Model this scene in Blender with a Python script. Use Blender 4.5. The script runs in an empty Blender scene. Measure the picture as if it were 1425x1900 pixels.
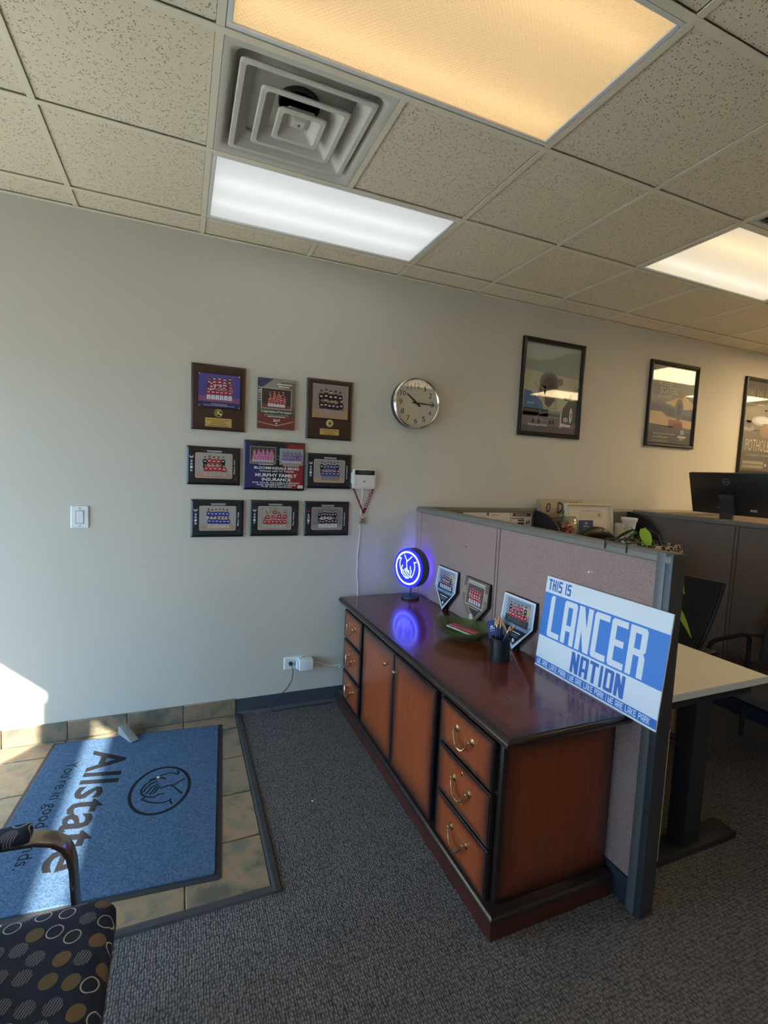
import bpy, bmesh, math, random
from mathutils import Vector, Matrix, Euler
random.seed(7)
SC = bpy.context.scene
COL = SC.collection
PI = math.pi
R = math.radians

# ------------------------------------------------------------------ camera, world, sun, exposure
cam = bpy.data.cameras.new('camera'); cam_o = bpy.data.objects.new('camera', cam); COL.objects.link(cam_o)
cam.sensor_fit = 'VERTICAL'; cam.sensor_height = 36.0
cam.lens = 900.9 / 1900.0 * 36.0
cam.clip_start = 0.05; cam.clip_end = 300
cam_o.location = (0.5141, -3.0759, 1.579)
cam_o.rotation_euler = (1.487, -0.0439, -0.3937)
SC.camera = cam_o

world = bpy.data.worlds.new('sky'); SC.world = world; world.use_nodes = True
wn = world.node_tree.nodes; wn['Background'].inputs[0].default_value = (0.33, 0.62, 1.0, 1)
wn['Background'].inputs[1].default_value = 13.0

sun = bpy.data.lights.new('sun', 'SUN'); sun_o = bpy.data.objects.new('sun', sun); COL.objects.link(sun_o)
sun.energy = 30.0; sun.color = (1.0, 0.93, 0.80); sun.angle = R(0.6)
sun_o.location = (-8, -9, 8)
sun_o.rotation_euler = Vector((1.0, 1.15, -0.9)).to_track_quat('-Z', 'Y').to_euler()

def portal(loc, rot, sx, sy):
    l = bpy.data.lights.new('window_portal', 'AREA'); l.shape = 'RECTANGLE'; l.size = sx; l.size_y = sy
    l.cycles.is_portal = True
    o = bpy.data.objects.new('window_portal', l); o.location = loc; o.rotation_euler = rot; COL.objects.link(o)
portal((-2.22, -1.83, 1.02), (0, R(-90), 0), 2.04, 0.96)
portal((-2.22, -5.8, 1.17), (0, R(-90), 0), 1.74, 1.2)
portal((-2.22, -.70, 1.07), (0, R(-90), 0), 1.95, 1.10)

vs = SC.view_settings
vs.view_transform = 'Standard'; vs.look = 'None'; vs.gamma = 1.0; vs.use_curve_mapping = False
vs.exposure = 0.24

# ------------------------------------------------------------------ materials
def lin(c):
    r = []
    for x in c[:3]:
        x = x / 255.0
        r.append(x / 12.92 if x <= 0.04045 else ((x + 0.055) / 1.055) ** 2.4)
    return (r[0], r[1], r[2], 1.0)

MATS = {}
class NT:
    def __init__(s, name):
        s.m = bpy.data.materials.new(name); s.m.use_nodes = True
        s.t = s.m.node_tree; s.b = s.t.nodes['Principled BSDF']; MATS[name] = s.m
    def n(s, typ, **kw):
        x = s.t.nodes.new(typ)
        for k, v in kw.items():
            if k.startswith('i_'):
                x.inputs[int(k[2:]) if k[2:].isdigit() else k[2:]].default_value = v
            else: setattr(x, k, v)
        return x
    def l(s, a, b): s.t.links.new(a, b)
    def coord(s, kind='Object'): return s.n('ShaderNodeTexCoord').outputs[kind]
    def mapn(s, src, scale=(1, 1, 1), rot=(0, 0, 0), loc=(0, 0, 0)):
        m = s.n('ShaderNodeMapping'); s.l(src, m.inputs[0])
        m.inputs['Scale'].default_value = scale; m.inputs['Rotation'].default_value = rot; m.inputs['Location'].default_value = loc
        return m.outputs[0]
    def noise(s, src, scale, detail=3, rough=0.5):
        x = s.n('ShaderNodeTexNoise'); s.l(src, x.inputs['Vector']); x.inputs['Scale'].default_value = scale
        x.inputs['Detail'].default_value = detail; x.inputs['Roughness'].default_value = rough; return x.outputs['Fac']
    def voro(s, src, scale, feature='F1', rnd=1.0, dims='3D'):
        x = s.n('ShaderNodeTexVoronoi', feature=feature, voronoi_dimensions=dims); s.l(src, x.inputs['Vector'])
        x.inputs['Scale'].default_value = scale; x.inputs['Randomness'].default_value = rnd; return x
    def ramp(s, fac, stops, interp='LINEAR'):
        r = s.n('ShaderNodeValToRGB'); s.l(fac, r.inputs[0]); e = r.color_ramp; e.interpolation = interp
        while len(e.elements) < len(stops): e.elements.new(0.5)
        for k, (p, c) in enumerate(stops):
            e.elements[k].position = p; e.elements[k].color = c if len(c) == 4 else (*c, 1)
        return r.outputs[0]
    def mix(s, fac, a, b, blend='MIX'):
        x = s.n('ShaderNodeMix', data_type='RGBA', blend_type=blend)
        for sock, v in ((x.inputs[0], fac), (x.inputs[6], a), (x.inputs[7], b)):
            if isinstance(v, (int, float)): sock.default_value = v
            elif isinstance(v, tuple): sock.default_value = v if len(v) == 4 else (*v, 1)
            else: s.l(v, sock)
        return x.outputs[2]
    def math(s, op, a, b=0.0, clamp=False):
        x = s.n('ShaderNodeMath', operation=op, use_clamp=clamp)
        for k, v in enumerate((a, b)):
            if isinstance(v, (int, float)): x.inputs[k].default_value = v
            else: s.l(v, x.inputs[k])
        return x.outputs[0]
    def bump(s, h, strength=0.3, dist=0.002):
        x = s.n('ShaderNodeBump'); s.l(h, x.inputs['Height']); x.inputs['Strength'].default_value = strength
        x.inputs['Distance'].default_value = dist; s.l(x.outputs[0], s.b.inputs['Normal'])
    def base(s, c):
        if isinstance(c, tuple): s.b.inputs['Base Color'].default_value = c if len(c) == 4 else (*c, 1)
        else: s.l(c, s.b.inputs['Base Color'])
    def set(s, rough=None, metal=None, spec=None, coat=None, trans=None, ior=None, emit=None, estr=None, alpha=None):
        i = s.b.inputs
        if rough is not None: i['Roughness'].default_value = rough
        if metal is not None: i['Metallic'].default_value = metal
        if spec is not None: i['Specular IOR Level'].default_value = spec
        if coat is not None: i['Coat Weight'].default_value = coat; i['Coat Roughness'].default_value = 0.08
        if trans is not None: i['Transmission Weight'].default_value = trans
        if ior is not None: i['IOR'].default_value = ior
        if emit is not None: i['Emission Color'].default_value = emit if len(emit) == 4 else (*emit, 1)
        if estr is not None: i['Emission Strength'].default_value = estr
        if alpha is not None: i['Alpha'].default_value = alpha

def simple(name, c, rough=0.5, metal=0.0, var=0.12, nscale=14.0, bump=0.0, bscale=120.0, spec=0.5, coat=None):
    """plain paint / plastic / metal with a little procedural mottling"""
    t = NT(name); c = lin(c)
    co = t.coord()
    f = t.noise(co, nscale, 3)
    d = tuple(x * (1 - var) for x in c[:3]); h = tuple(min(1, x * (1 + var)) for x in c[:3])
    t.base(t.mix(f, (*d, 1), (*h, 1)))
    t.set(rough=rough, metal=metal, spec=spec, coat=coat)
    if bump: t.bump(t.noise(co, bscale, 2), bump, 0.001)
    return t.m

def build_materials():
    simple('paint_wall', (206, 198, 182), 0.75, var=0.025, nscale=2.0, bump=0.10, bscale=260, spec=0.3)
    simple('paint_trim', (150, 150, 148), 0.5, var=0.03)
    simple('concrete', (170, 165, 155), 0.9, var=0.1, nscale=3)
    simple('grid_metal', (232, 218, 190), 0.45, var=0.03)
    simple('deck', (90, 86, 80), 0.9)
    simple('white_enamel', (226, 222, 212), 0.4, var=0.03)
    simple('vent_white', (205, 198, 182), 0.5, var=0.04)
    simple('duct_dark', (66, 62, 56), 0.8)
    simple('rubber_dark', (58, 60, 64), 0.6, var=0.15, nscale=40, bump=0.15, bscale=200)
    simple('vinyl_base', (70, 74, 82), 0.42, var=0.08)
    simple('grout', (128, 118, 102), 0.9, var=0.1, nscale=60)
    simple('alu', (150, 150, 150), 0.35, metal=0.9, var=0.05)
    simple('plastic_white', (232, 232, 228), 0.35, var=0.02)
    simple('plastic_cream', (222, 214, 204), 0.38, var=0.02)
    simple('plastic_black', (22, 22, 23), 0.42, var=0.1)
    simple('matte_black', (20, 20, 21), 0.65, var=0.1)
    simple('frame_black', (24, 21, 20), 0.28, var=0.1)
    simple('metal_grey', (118, 112, 102), 0.42, metal=0.0, var=0.06, nscale=30)
    simple('trim_grey', (92, 90, 86), 0.4, var=0.08, nscale=9)
    simple('metal_dark', (48, 48, 50), 0.42, var=0.08)
    simple('kick_dark', (44, 46, 56), 0.5, var=0.06)
    simple('chrome', (235, 230, 220), 0.14, metal=1.0, var=0.03)
    simple('chrome_satin', (170, 158, 142), 0.22, metal=1.0, var=0.08)
    simple('brass_old', (206, 180, 140), 0.24, metal=1.0, var=0.15, nscale=80)
    simple('brass_plate', (206, 172, 96), 0.38, metal=0.35, var=0.08)
    simple('gold_disc', (190, 160, 70), 0.3, metal=0.7, var=0.1)
    simple('silver_disc', (205, 196, 160), 0.3, metal=0.7, var=0.1)
    simple('clock_case', (44, 44, 42), 0.35, var=0.1)
    simple('ink_black', (22, 20, 20), 0.6, var=0.05)
    simple('desk_white', (226, 220, 206), 0.4, var=0.02)
    simple('desk_edge', (196, 196, 192), 0.5, var=0.03)
    simple('wood_pale', (214, 180, 128), 0.55, var=0.1, nscale=20)
    simple('paint_red', (130, 44, 30), 0.5, var=0.1)
    simple('rubber_wedge', (128, 128, 124), 0.8, var=0.2, nscale=40, bump=0.4, bscale=60)
    simple('mat_rubber', (46, 44, 46), 0.75, var=0.15, nscale=60)
    simple('cord_black', (26, 26, 30), 0.5)
    simple('cord_white', (236, 236, 236), 0.45, var=0.02)
    simple('plaque_edge', (50, 34, 26), 0.25, var=0.15)
    simple('leather_black', (30, 26, 25), 0.38, var=0.25, nscale=30, bump=0.4, bscale=90)
    simple('mug_ceramic', (216, 204, 184), 0.3, var=0.03)
    simple('foam_white', (232, 226, 214), 0.6, var=0.02)
    simple('red_sweets', (190, 34, 30), 0.3, var=0.3, nscale=60)
    simple('orange_paper', (206, 96, 48), 0.6, var=0.1)
    simple('frame_cream', (226, 214, 176), 0.35, var=0.05)
    simple('board_tan', (176, 158, 128), 0.6, var=0.06)
    simple('navy_card', (30, 60, 120), 0.45, var=0.05)
    simple('pink_paper', (214, 92, 122), 0.6, var=0.06)
    simple('paper_white', (228, 220, 214), 0.7, var=0.04)
    simple('brush_navy', (34, 44, 84), 0.35, var=0.1)
    simple('brush_bristle', (214, 150, 100), 0.6, var=0.1, nscale=200)
    simple('ferrule', (210, 170, 130), 0.25, metal=1.0)
    simple('chair_grey', (66, 64, 62), 0.85, var=0.15, nscale=120, bump=0.3, bscale=300)
    simple('shelf_black', (34, 36, 40), 0.5, var=0.05)
    simple('steel_lamp', (70, 78, 92), 0.4, metal=0.2, var=0.06)
    simple('soil', (40, 30, 22), 0.95)
    # --- ceiling tile: fissured mineral fibre
    t = NT('tile_ceiling'); co = t.coord()
    oi = t.n('ShaderNodeObjectInfo')
    add = t.n('ShaderNodeVectorMath', operation='MULTIPLY_ADD')
    t.l(oi.outputs['Random'], add.inputs[0]); add.inputs[1].default_value = (7, 5, 3); t.l(co, add.inputs[2])
    st = t.mapn(add.outputs[0], (1, 1, 1))
    v = t.voro(t.mapn(add.outputs[0], (1.0, 1.7, 1.0), (0, 0, 0.6)), 95, 'F1').outputs['Distance']
    gate = t.ramp(t.noise(st, 60, 2), [(0.47, (0, 0, 0)), (0.53, (1, 1, 1))])
    hole = t.math('MULTIPLY', t.ramp(v, [(0.16, (1, 1, 1)), (0.34, (0, 0, 0))]), gate)
    warm = t.mix(t.noise(st, 1.2, 2), lin((228, 211, 180)), lin((236, 220, 190)))
    t.base(t.mix(hole, warm, lin((104, 92, 76)))); t.set(rough=0.95, spec=0.1)
    t.bump(t.math('SUBTRACT', t.noise(st, 220, 2), t.math('MULTIPLY', hole, 1.5)), 0.5, 0.002)
    # --- carpet: loop pile
    t = NT('carpet'); co = t.coord()
    m1 = t.mapn(co, (1, 1, 1), (0, 0, 0.0))
    vo = t.voro(t.mapn(co, (1.0, 0.66, 1.0)), 125, 'F1', 0.5)
    spot = t.noise(m1, 3.0, 3)
    c1 = t.ramp(vo.outputs['Distance'], [(0.0, lin((146, 140, 136))), (0.8, lin((50, 48, 50)))])
    c2 = t.mix(t.math('MULTIPLY', vo.outputs['Color'], 0.35), c1, lin((84, 80, 80)))
    t.base(t.mix(t.math('MULTIPLY', spot, 0.35), c2, lin((82, 78, 77)))); t.set(rough=0.95, spec=0.1)
    t.bump(t.math('SUBTRACT', 1.0, vo.outputs['Distance']), 0.8, 0.006)
    # --- slate-look floor tile
    t = NT('tile_slate'); co = t.coord(); oi = t.n('ShaderNodeObjectInfo')
    add = t.n('ShaderNodeVectorMath', operation='MULTIPLY_ADD')
    t.l(oi.outputs['Random'], add.inputs[0]); add.inputs[1].default_value = (17, 9, 5); t.l(co, add.inputs[2])
    f = t.noise(add.outputs[0], 5.5, 6, 0.6)
    c = t.ramp(f, [(0.36, lin((88, 82, 70))), (0.46, lin((132, 116, 92))), (0.54, lin((156, 124, 94))), (0.64, lin((104, 102, 90)))])
    c = t.mix(t.math('MULTIPLY', oi.outputs['Random'], 0.45), c, lin((112, 108, 96)))
    t.base(c); t.set(rough=0.5); t.bump(t.noise(add.outputs[0], 22, 5), 0.35, 0.004)
    # --- entrance mat pile
    t = NT('mat_blue'); co = t.coord()
    f = t.noise(co, 150, 4, 0.8); g = t.noise(co, 9, 3)
    c = t.mix(t.ramp(f, [(0.32, (0, 0, 0)), (0.68, (1, 1, 1))]), lin((36, 56, 82)), lin((98, 124, 152)))
    t.base(t.mix(t.math('MULTIPLY', g, 0.3), c, lin((66, 92, 122)))); t.set(rough=1.0, spec=0.05); t.bump(f, 0.5, 0.004)
    t = NT('mat_black'); co = t.coord(); f = t.noise(co, 240, 3, 0.7)
    t.base(t.mix(f, lin((16, 18, 24)), lin((58, 58, 62)))); t.set(rough=1.0, spec=0.05); t.bump(f, 1.0, 0.006)
    # --- partition fabric
    for nm, a, b in (('fabric_mauve', (142, 114, 106), (172, 144, 134)), ('fabric_brown', (112, 96, 86), (136, 118, 106))):
        t = NT(nm); co = t.coord(); f = t.noise(co, 210, 3, 0.6)
        t.base(t.mix(t.ramp(f, [(0.3, (0, 0, 0)), (0.7, (1, 1, 1))]), lin(a), lin(b))); t.set(rough=0.95, spec=0.1); t.bump(f, 0.6, 0.002)
    # --- burnished cherry: dark stained margins are part of the finish
    for nm, axes, w in (('cherry_front', ('Y', 'Z'), 0.10), ('cherry_top', ('X', 'Y'), 0.06), ('cherry_side', ('X', 'Z'), 0.10)):
        t = NT(nm); gen = t.coord('Generated'); co = t.coord()
        sp = t.n('ShaderNodeSeparateXYZ'); t.l(gen, sp.inputs[0])
        d = None
        for ax in axes:
            k = 1.0 if not (nm == 'cherry_top' and ax == 'Y') else 3.2
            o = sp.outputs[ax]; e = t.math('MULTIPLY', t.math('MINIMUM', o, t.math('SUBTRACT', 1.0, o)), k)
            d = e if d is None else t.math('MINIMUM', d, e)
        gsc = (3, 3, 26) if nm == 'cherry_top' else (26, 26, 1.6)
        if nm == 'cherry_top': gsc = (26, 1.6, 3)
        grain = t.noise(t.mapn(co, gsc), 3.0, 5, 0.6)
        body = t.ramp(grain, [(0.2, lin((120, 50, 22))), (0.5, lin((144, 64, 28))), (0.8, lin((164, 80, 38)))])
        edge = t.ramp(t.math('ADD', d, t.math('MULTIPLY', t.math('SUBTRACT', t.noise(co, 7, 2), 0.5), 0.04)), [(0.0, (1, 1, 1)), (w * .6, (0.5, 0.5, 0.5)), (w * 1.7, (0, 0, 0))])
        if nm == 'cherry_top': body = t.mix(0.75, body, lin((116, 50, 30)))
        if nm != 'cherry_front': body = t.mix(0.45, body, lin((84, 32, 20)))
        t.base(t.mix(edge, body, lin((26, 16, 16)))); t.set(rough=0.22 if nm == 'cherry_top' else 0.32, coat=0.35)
    t = NT('cherry_dark'); co = t.coord(); g = t.noise(t.mapn(co, (26, 3, 26)), 3, 4)
    t.base(t.mix(g, lin((22, 15, 14)), lin((46, 30, 26)))); t.set(rough=0.28, coat=0.3)
    t = NT('cherry_plinth'); co = t.coord(); g = t.noise(t.mapn(co, (4, 4, 40)), 3, 4)
    t.base(t.mix(g, lin((42, 18, 12)), lin((84, 36, 22)))); t.set(rough=0.35, coat=0.2)
    t = NT('plaque_walnut'); co = t.coord(); g = t.noise(t.mapn(co, (50, 4, 4)), 3, 4)
    t.base(t.mix(g, lin((48, 28, 20)), lin((74, 46, 32)))); t.set(rough=0.35)
    # --- lenses of the ceiling lights (they are lamps): acrylic prismatic sheet in front of tubes, plus added fill panels
    def lens(nm, emit, strength, tcol, prism):
        t = NT(nm); co = t.coord()
        t.base(tcol); t.set(rough=0.4)
        out = t.t.nodes['Material Output']
        tr = t.n('ShaderNodeBsdfTranslucent'); tr.inputs[0].default_value = (0.75, 0.75, 0.75, 1)
        em = t.n('ShaderNodeEmission'); em.inputs[0].default_value = (*emit, 1); em.inputs[1].default_value = strength
        ms = t.n('ShaderNodeMixShader'); ms.inputs[0].default_value = 0.3
        t.l(tr.outputs[0], ms.inputs[1]); t.l(t.b.outputs[0], ms.inputs[2])
        ad = t.n('ShaderNodeAddShader'); t.l(ms.outputs[0], ad.inputs[0]); t.l(em.outputs[0], ad.inputs[1])
        t.l(ad.outputs[0], out.inputs['Surface'])
        if prism:
            v = t.voro(t.mapn(co, (1, 1, 0.01), (0, 0, R(45))), 95, 'F1', 0.0)
            b = t.n('ShaderNodeBump'); b.inputs['Strength'].default_value = 1.0; b.inputs['Distance'].default_value = 0.006
            t.l(v.outputs['Distance'], b.inputs['Height']); t.l(b.outputs[0], tr.inputs['Normal']); t.l(b.outputs[0], t.b.inputs['Normal'])
    lens('lens_warm', (1.0, 0.68, 0.32), 0.23, (0.75, 0.68, 0.5), True)
    lens('lens_cool', (0.93, 0.97, 1.0), 0.19, (0.8, 0.8, 0.8), False)
    lens('lens_mixed', (1.0, 0.86, 0.62), 0.25, (0.8, 0.78, 0.7), False)
    lens('lens_room_fill', (1.0, 0.76, 0.44), 9.0, (0.8, 0.78, 0.7), False)  # unseen panels, added far brighter than the visible ones to light the room
    lens('lens_front_fill', (1.0, 0.80, 0.54), 1.5, (0.8, 0.78, 0.7), False)  # unseen panels behind the camera, added as weaker fill
    def emit(nm, c, s):
        t = NT(nm); t.base((*c, 1)); t.set(emit=c, estr=s)
    emit('tube_warm', (1.0, 0.68, 0.34), 3.8)
    emit('tube_cool', (0.92, 0.97, 1.0), 2.7)
    emit('neon_white', (0.66, 0.84, 1.0), 1.15)
    emit('neon_blue', (0.005, 0.005, 1.0), 3.2)
    emit('neon_back', (0.10, 0.10, 1.0), 6.0)
    # --- colour print (flat print only)
    for nm, rg, ct in (('print_matte', 0.55, 0.0), ('print_gloss', 0.25, 0.0), ('print_glazed', 0.5, 0.9)):
        t = NT(nm); a = t.n('ShaderNodeVertexColor', layer_name='Col')
        n = t.noise(t.coord(), 160, 2)
        t.base(t.mix(t.math('MULTIPLY', n, 0.16), a.outputs[0], t.mix(0.5, a.outputs[0], (0.2, 0.2, 0.2, 1)))); t.set(rough=rg)
        if ct: t.b.inputs['Coat Weight'].default_value = ct; t.b.inputs['Coat Roughness'].default_value = 0.03
    # --- clear glazing
    def glass(nm, tint, gl):
        t = NT(nm); out = t.t.nodes['Material Output']
        tr = t.n('ShaderNodeBsdfTransparent'); tr.inputs[0].default_value = tint
        g = t.n('ShaderNodeBsdfGlossy'); g.inputs['Roughness'].default_value = 0.02
        lw = t.n('ShaderNodeLayerWeight'); lw.inputs[0].default_value = 0.5
        fr = t.math('ADD', t.math('MULTIPLY', t.math('POWER', lw.outputs['Facing'], 5.0), 0.9), 0.035)
        nz = t.math('MULTIPLY', t.noise(t.coord(), 3, 2), 0.01)
        m = t.n('ShaderNodeMixShader'); t.l(t.math('ADD', t.math('MULTIPLY', fr, gl), nz, True), m.inputs[0])
        t.l(tr.outputs[0], m.inputs[1]); t.l(g.outputs[0], m.inputs[2]); t.l(m.outputs[0], out.inputs['Surface'])
    glass('glass_pane', (0.95, 0.97, 0.97, 1), 1.0)
    glass('glass_clock', (0.97, 0.97, 0.96, 1), 0.8)
    glass('glass_jar', (0.90, 0.92, 0.88, 1), 2.2)
    t = NT('glass_green'); t.base(t.mix(t.noise(t.coord(), 9, 2), lin((96, 112, 62)), lin((128, 140, 92)))); t.set(rough=0.05, coat=0.6)
    out = t.t.nodes['Material Output']; tr = t.n('ShaderNodeBsdfTransparent'); tr.inputs[0].default_value = (0.72, 0.80, 0.60, 1); m = t.n('ShaderNodeMixShader'); m.inputs[0].default_value = 0.32
    t.l(tr.outputs[0], m.inputs[1]); t.l(t.b.outputs[0], m.inputs[2]); t.l(m.outputs[0], out.inputs['Surface'])
    # --- wire mesh of the pencil cup
    t = NT('cup_mesh'); out = t.t.nodes['Material Output']; t.base(lin((22, 22, 24))); t.set(rough=0.4)
    w = t.voro(t.mapn(t.coord(), (1, 1, 1)), 420, 'F1', 0.0)
    tr = t.n('ShaderNodeBsdfTransparent'); m = t.n('ShaderNodeMixShader')
    t.l(t.ramp(w.outputs['Distance'], [(0.28, (0.45, 0.45, 0.45)), (0.42, (1, 1, 1))]), m.inputs[0]); t.l(tr.outputs[0], m.inputs[1]); t.l(t.b.outputs[0], m.inputs[2]); t.l(m.outputs[0], out.inputs['Surface'])
    # --- chair upholstery: navy with rings, woven discs and striped discs
    t = NT('upholstery'); co = t.coord()
    m = t.mapn(co, (1, 1, 1), (0, 0, R(24)))
    sp0 = t.n('ShaderNodeSeparateXYZ'); t.l(m, sp0.inputs[0])
    cb = t.n('ShaderNodeCombineXYZ'); t.l(sp0.outputs[0], cb.inputs[0]); t.l(sp0.outputs[1], cb.inputs[1])
    v = t.voro(cb.outputs[0], 20.0, 'F1', 0.38, '2D'); d = v.outputs['Distance']
    sc = t.n('ShaderNodeSeparateColor'); t.l(v.outputs['Color'], sc.inputs[0])
    disc = t.math('LESS_THAN', d, 0.36); inner = t.math('LESS_THAN', d, 0.31)
    ring = t.math('SUBTRACT', disc, inner)
    kind = sc.outputs[0]
    k_ring = t.math('LESS_THAN', kind, 0.42); k_gold = t.math('GREATER_THAN', kind, 0.70)
    fibre = t.noise(co, 420, 2)
    navy = t.mix(fibre, lin((26, 32, 50)), lin((52, 60, 84)))
    conc = t.math('GREATER_THAN', t.math('SINE', t.math('MULTIPLY', d, 110.0)), 0.0)
    goldc = t.mix(sc.outputs[1], lin((126, 102, 78)), lin((108, 104, 82)))
    gold = t.mix(t.math('MULTIPLY', conc, 0.5), goldc, lin((84, 76, 64)))
    strp = t.math('GREATER_THAN', t.math('SINE', t.math('MULTIPLY', sp0.outputs[0], 1100.0)), 0.25)
    stripe = t.mix(strp, lin((52, 56, 74)), lin((128, 126, 134)))
    c = t.mix(t.math('MULTIPLY', disc, t.math('SUBTRACT', 1.0, t.math('ADD', k_ring, k_gold))), navy, stripe)
    c = t.mix(t.math('MULTIPLY', disc, k_gold), c, gold)
    c = t.mix(t.math('MULTIPLY', ring, k_ring), c, lin((184, 178, 166)))
    t.base(c); t.set(rough=0.85, spec=0.2); t.bump(fibre, 0.4, 0.002)
    # --- leopard cloth
    t = NT('leopard'); co = t.coord()
    v = t.voro(co, 62, 'F1', 0.8); n = t.noise(co, 90, 2)
    spot = t.ramp(v.outputs['Distance'], [(0.30, lin((120, 84, 52))), (0.36, lin((24, 16, 12))), (0.50, lin((24, 16, 12))), (0.58, lin((206, 178, 150)))])
    t.base(t.mix(t.ramp(n, [(0.5, (0, 0, 0)), (0.6, (1, 1, 1))]), spot, lin((40, 26, 20)))); t.set(rough=0.8)
    # --- leaf
    for nm, a, b in (('leaf_dark', (40, 78, 34), (76, 118, 52)), ('leaf_light', (112, 142, 30), (158, 172, 52))):
        t = NT(nm); co = t.coord(); t.base(t.mix(t.noise(co, 30, 3), lin(a), lin(b))); t.set(rough=0.4)
        t.b.inputs['Subsurface Weight'].default_value = 0.0
    # --- medal ribbon
    t = NT('ribbon'); co = t.coord('Object'); n = t.noise(co, 70, 1)
    t.base(t.mix(t.ramp(n, [(0.45, (0, 0, 0)), (0.55, (1, 1, 1))], 'CONSTANT'), lin((150, 24, 28)), lin((30, 24, 30)))); t.set(rough=0.6)
build_materials()
def MAT(n): return MATS[n]

# ------------------------------------------------------------------ geometry helpers
class G:
    def __init__(s): s.v = []; s.f = []; s.m = []; s.c = []
    def add(s, vs, fs, mi=0, col=None):
        b = len(s.v); s.v += [tuple(p) for p in vs]
        for f in fs: s.f.append([i + b for i in f]); s.m.append(mi); s.c.append(col)
        return s
    def box(s, x0, x1, y0, y1, z0, z1, mi=0):
        x0, x1 = min(x0, x1), max(x0, x1); y0, y1 = min(y0, y1), max(y0, y1); z0, z1 = min(z0, z1), max(z0, z1)
        v = [(x0, y0, z0), (x1, y0, z0), (x1, y1, z0), (x0, y1, z0), (x0, y0, z1), (x1, y0, z1), (x1, y1, z1), (x0, y1, z1)]
        return s.add(v, [(0, 3, 2, 1), (4, 5, 6, 7), (0, 1, 5, 4), (1, 2, 6, 5), (2, 3, 7, 6), (3, 0, 4, 7)], mi)
    def prism(s, pts, axis, a, b, mi=0):
        """2-D polygon extruded along axis 'x' (pts=y,z), 'y' (pts=x,z) or 'z' (pts=x,y)"""
        def P(p, t): return {'x': (t, p[0], p[1]), 'y': (p[0], t, p[1]), 'z': (p[0], p[1], t)}[axis]
        n = len(pts); v = [P(p, a) for p in pts] + [P(p, b) for p in pts]
        f = [list(range(n))[::-1], list(range(n, 2 * n))] + [(i, (i + 1) % n, n + (i + 1) % n, n + i) for i in range(n)]
        return s.add(v, f, mi)
    def loft(s, rings, cap=True, mi=0, closed=False):
        n = len(rings[0]); v = [p for r in rings for p in r]; f = []
        k = len(rings)
        for j in range(k if closed else k - 1):
            a = j * n; b = ((j + 1) % k) * n
            for i in range(n): f.append((a + i, a + (i + 1) % n, b + (i + 1) % n, b + i))
        if cap and not closed: f.append(list(range(n))[::-1]); f.append(list(range((k - 1) * n, k * n)))
        return s.add(v, f, mi)
    def tube(s, path, r, n=8, closed=False, mi=0, cap=True):
        path = [Vector(p) for p in path]; k = len(path); rings = []
        rr = r if isinstance(r, (list, tuple)) else [r] * k
        up = None
        for i in range(k):
            a = path[(i - 1) % k] if (closed or i > 0) else path[i]; b = path[(i + 1) % k] if (closed or i < k - 1) else path[i]
            t = (b - a).normalized()
            if up is None:
                up = Vector((0, 0, 1)) if abs(t.z) < 0.9 else Vector((1, 0, 0))
            sd = t.cross(up).normalized(); up = sd.cross(t).normalized()
            rings.append([path[i] + (sd * math.cos(2 * PI * q / n) + up * math.sin(2 * PI * q / n)) * rr[i] for q in range(n)])
        return s.loft(rings, cap, mi, closed)
    def cyl(s, p0, p1, r0, r1=None, n=16, mi=0): return s.tube([p0, p1], [r0, r0 if r1 is None else r1], n, mi=mi)
    def lathe(s, prof, n=24, c=(0, 0, 0), axis='z', mi=0, cap=True):
        rings = []
        for r, h in prof:
            ring = []
            for q in range(n):
                a = 2 * PI * q / n; u, w = r * math.cos(a), r * math.sin(a)
                ring.append({'z': (c[0] + u, c[1] + w, c[2] + h), 'y': (c[0] + u, c[1] + h, c[2] - w), 'x': (c[0] + h, c[1] + u, c[2] + w)}[axis])
            rings.append(ring)
        return s.loft(rings, cap, mi)
    def sphere(s, c, r, n=14, k=8, mi=0):
        if isinstance(r, (int, float)): r = (r, r, r)
        rings = []
        for j in range(1, k):
            t = PI * j / k
            rings.append([(c[0] + r[0] * math.sin(t) * math.cos(2 * PI * q / n), c[1] + r[1] * math.sin(t) * math.sin(2 * PI * q / n), c[2] - r[2] * math.cos(t)) for q in range(n)])
        b = len(s.v); s.loft(rings, False, mi)
        lo = len(s.v); s.v += [(c[0], c[1], c[2] - r[2]), (c[0], c[1], c[2] + r[2])]
        for q in range(n):
            s.f.append([lo, b + (q + 1) % n, b + q]); s.m.append(mi); s.c.append(None)
            e = b + (k - 2) * n; s.f.append([lo + 1, e + q, e + (q + 1) % n]); s.m.append(mi); s.c.append(None)
        return s
    def xf(s, M): s.v = [tuple(M @ Vector(p)) for p in s.v]; return s
    def mesh(s, name, mats, bevel=0.0, segs=2, smooth=False, ang=38):
        me = bpy.data.meshes.new(name); me.from_pydata(s.v, [], s.f)
        if not isinstance(mats, (list, tuple)): mats = [mats]
        for m in mats: me.materials.append(MAT(m))
        for p, mi in zip(me.polygons, s.m): p.material_index = mi
        bm = bmesh.new(); bm.from_mesh(me)
        bmesh.ops.recalc_face_normals(bm, faces=bm.faces)
        if bevel:
            es = [e for e in bm.edges if len(e.link_faces) == 2 and e.calc_face_angle(0) > R(30)]
            bmesh.ops.bevel(bm, geom=es, offset=bevel, segments=segs, profile=0.6, affect='EDGES', clamp_overlap=True)
        if smooth or bevel:
            for f in bm.faces: f.smooth = True
            for e in bm.edges:
                if len(e.link_faces) == 2 and e.calc_face_angle(0) > R(ang): e.smooth = False
        bm.to_mesh(me); bm.free()
        return me
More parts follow.
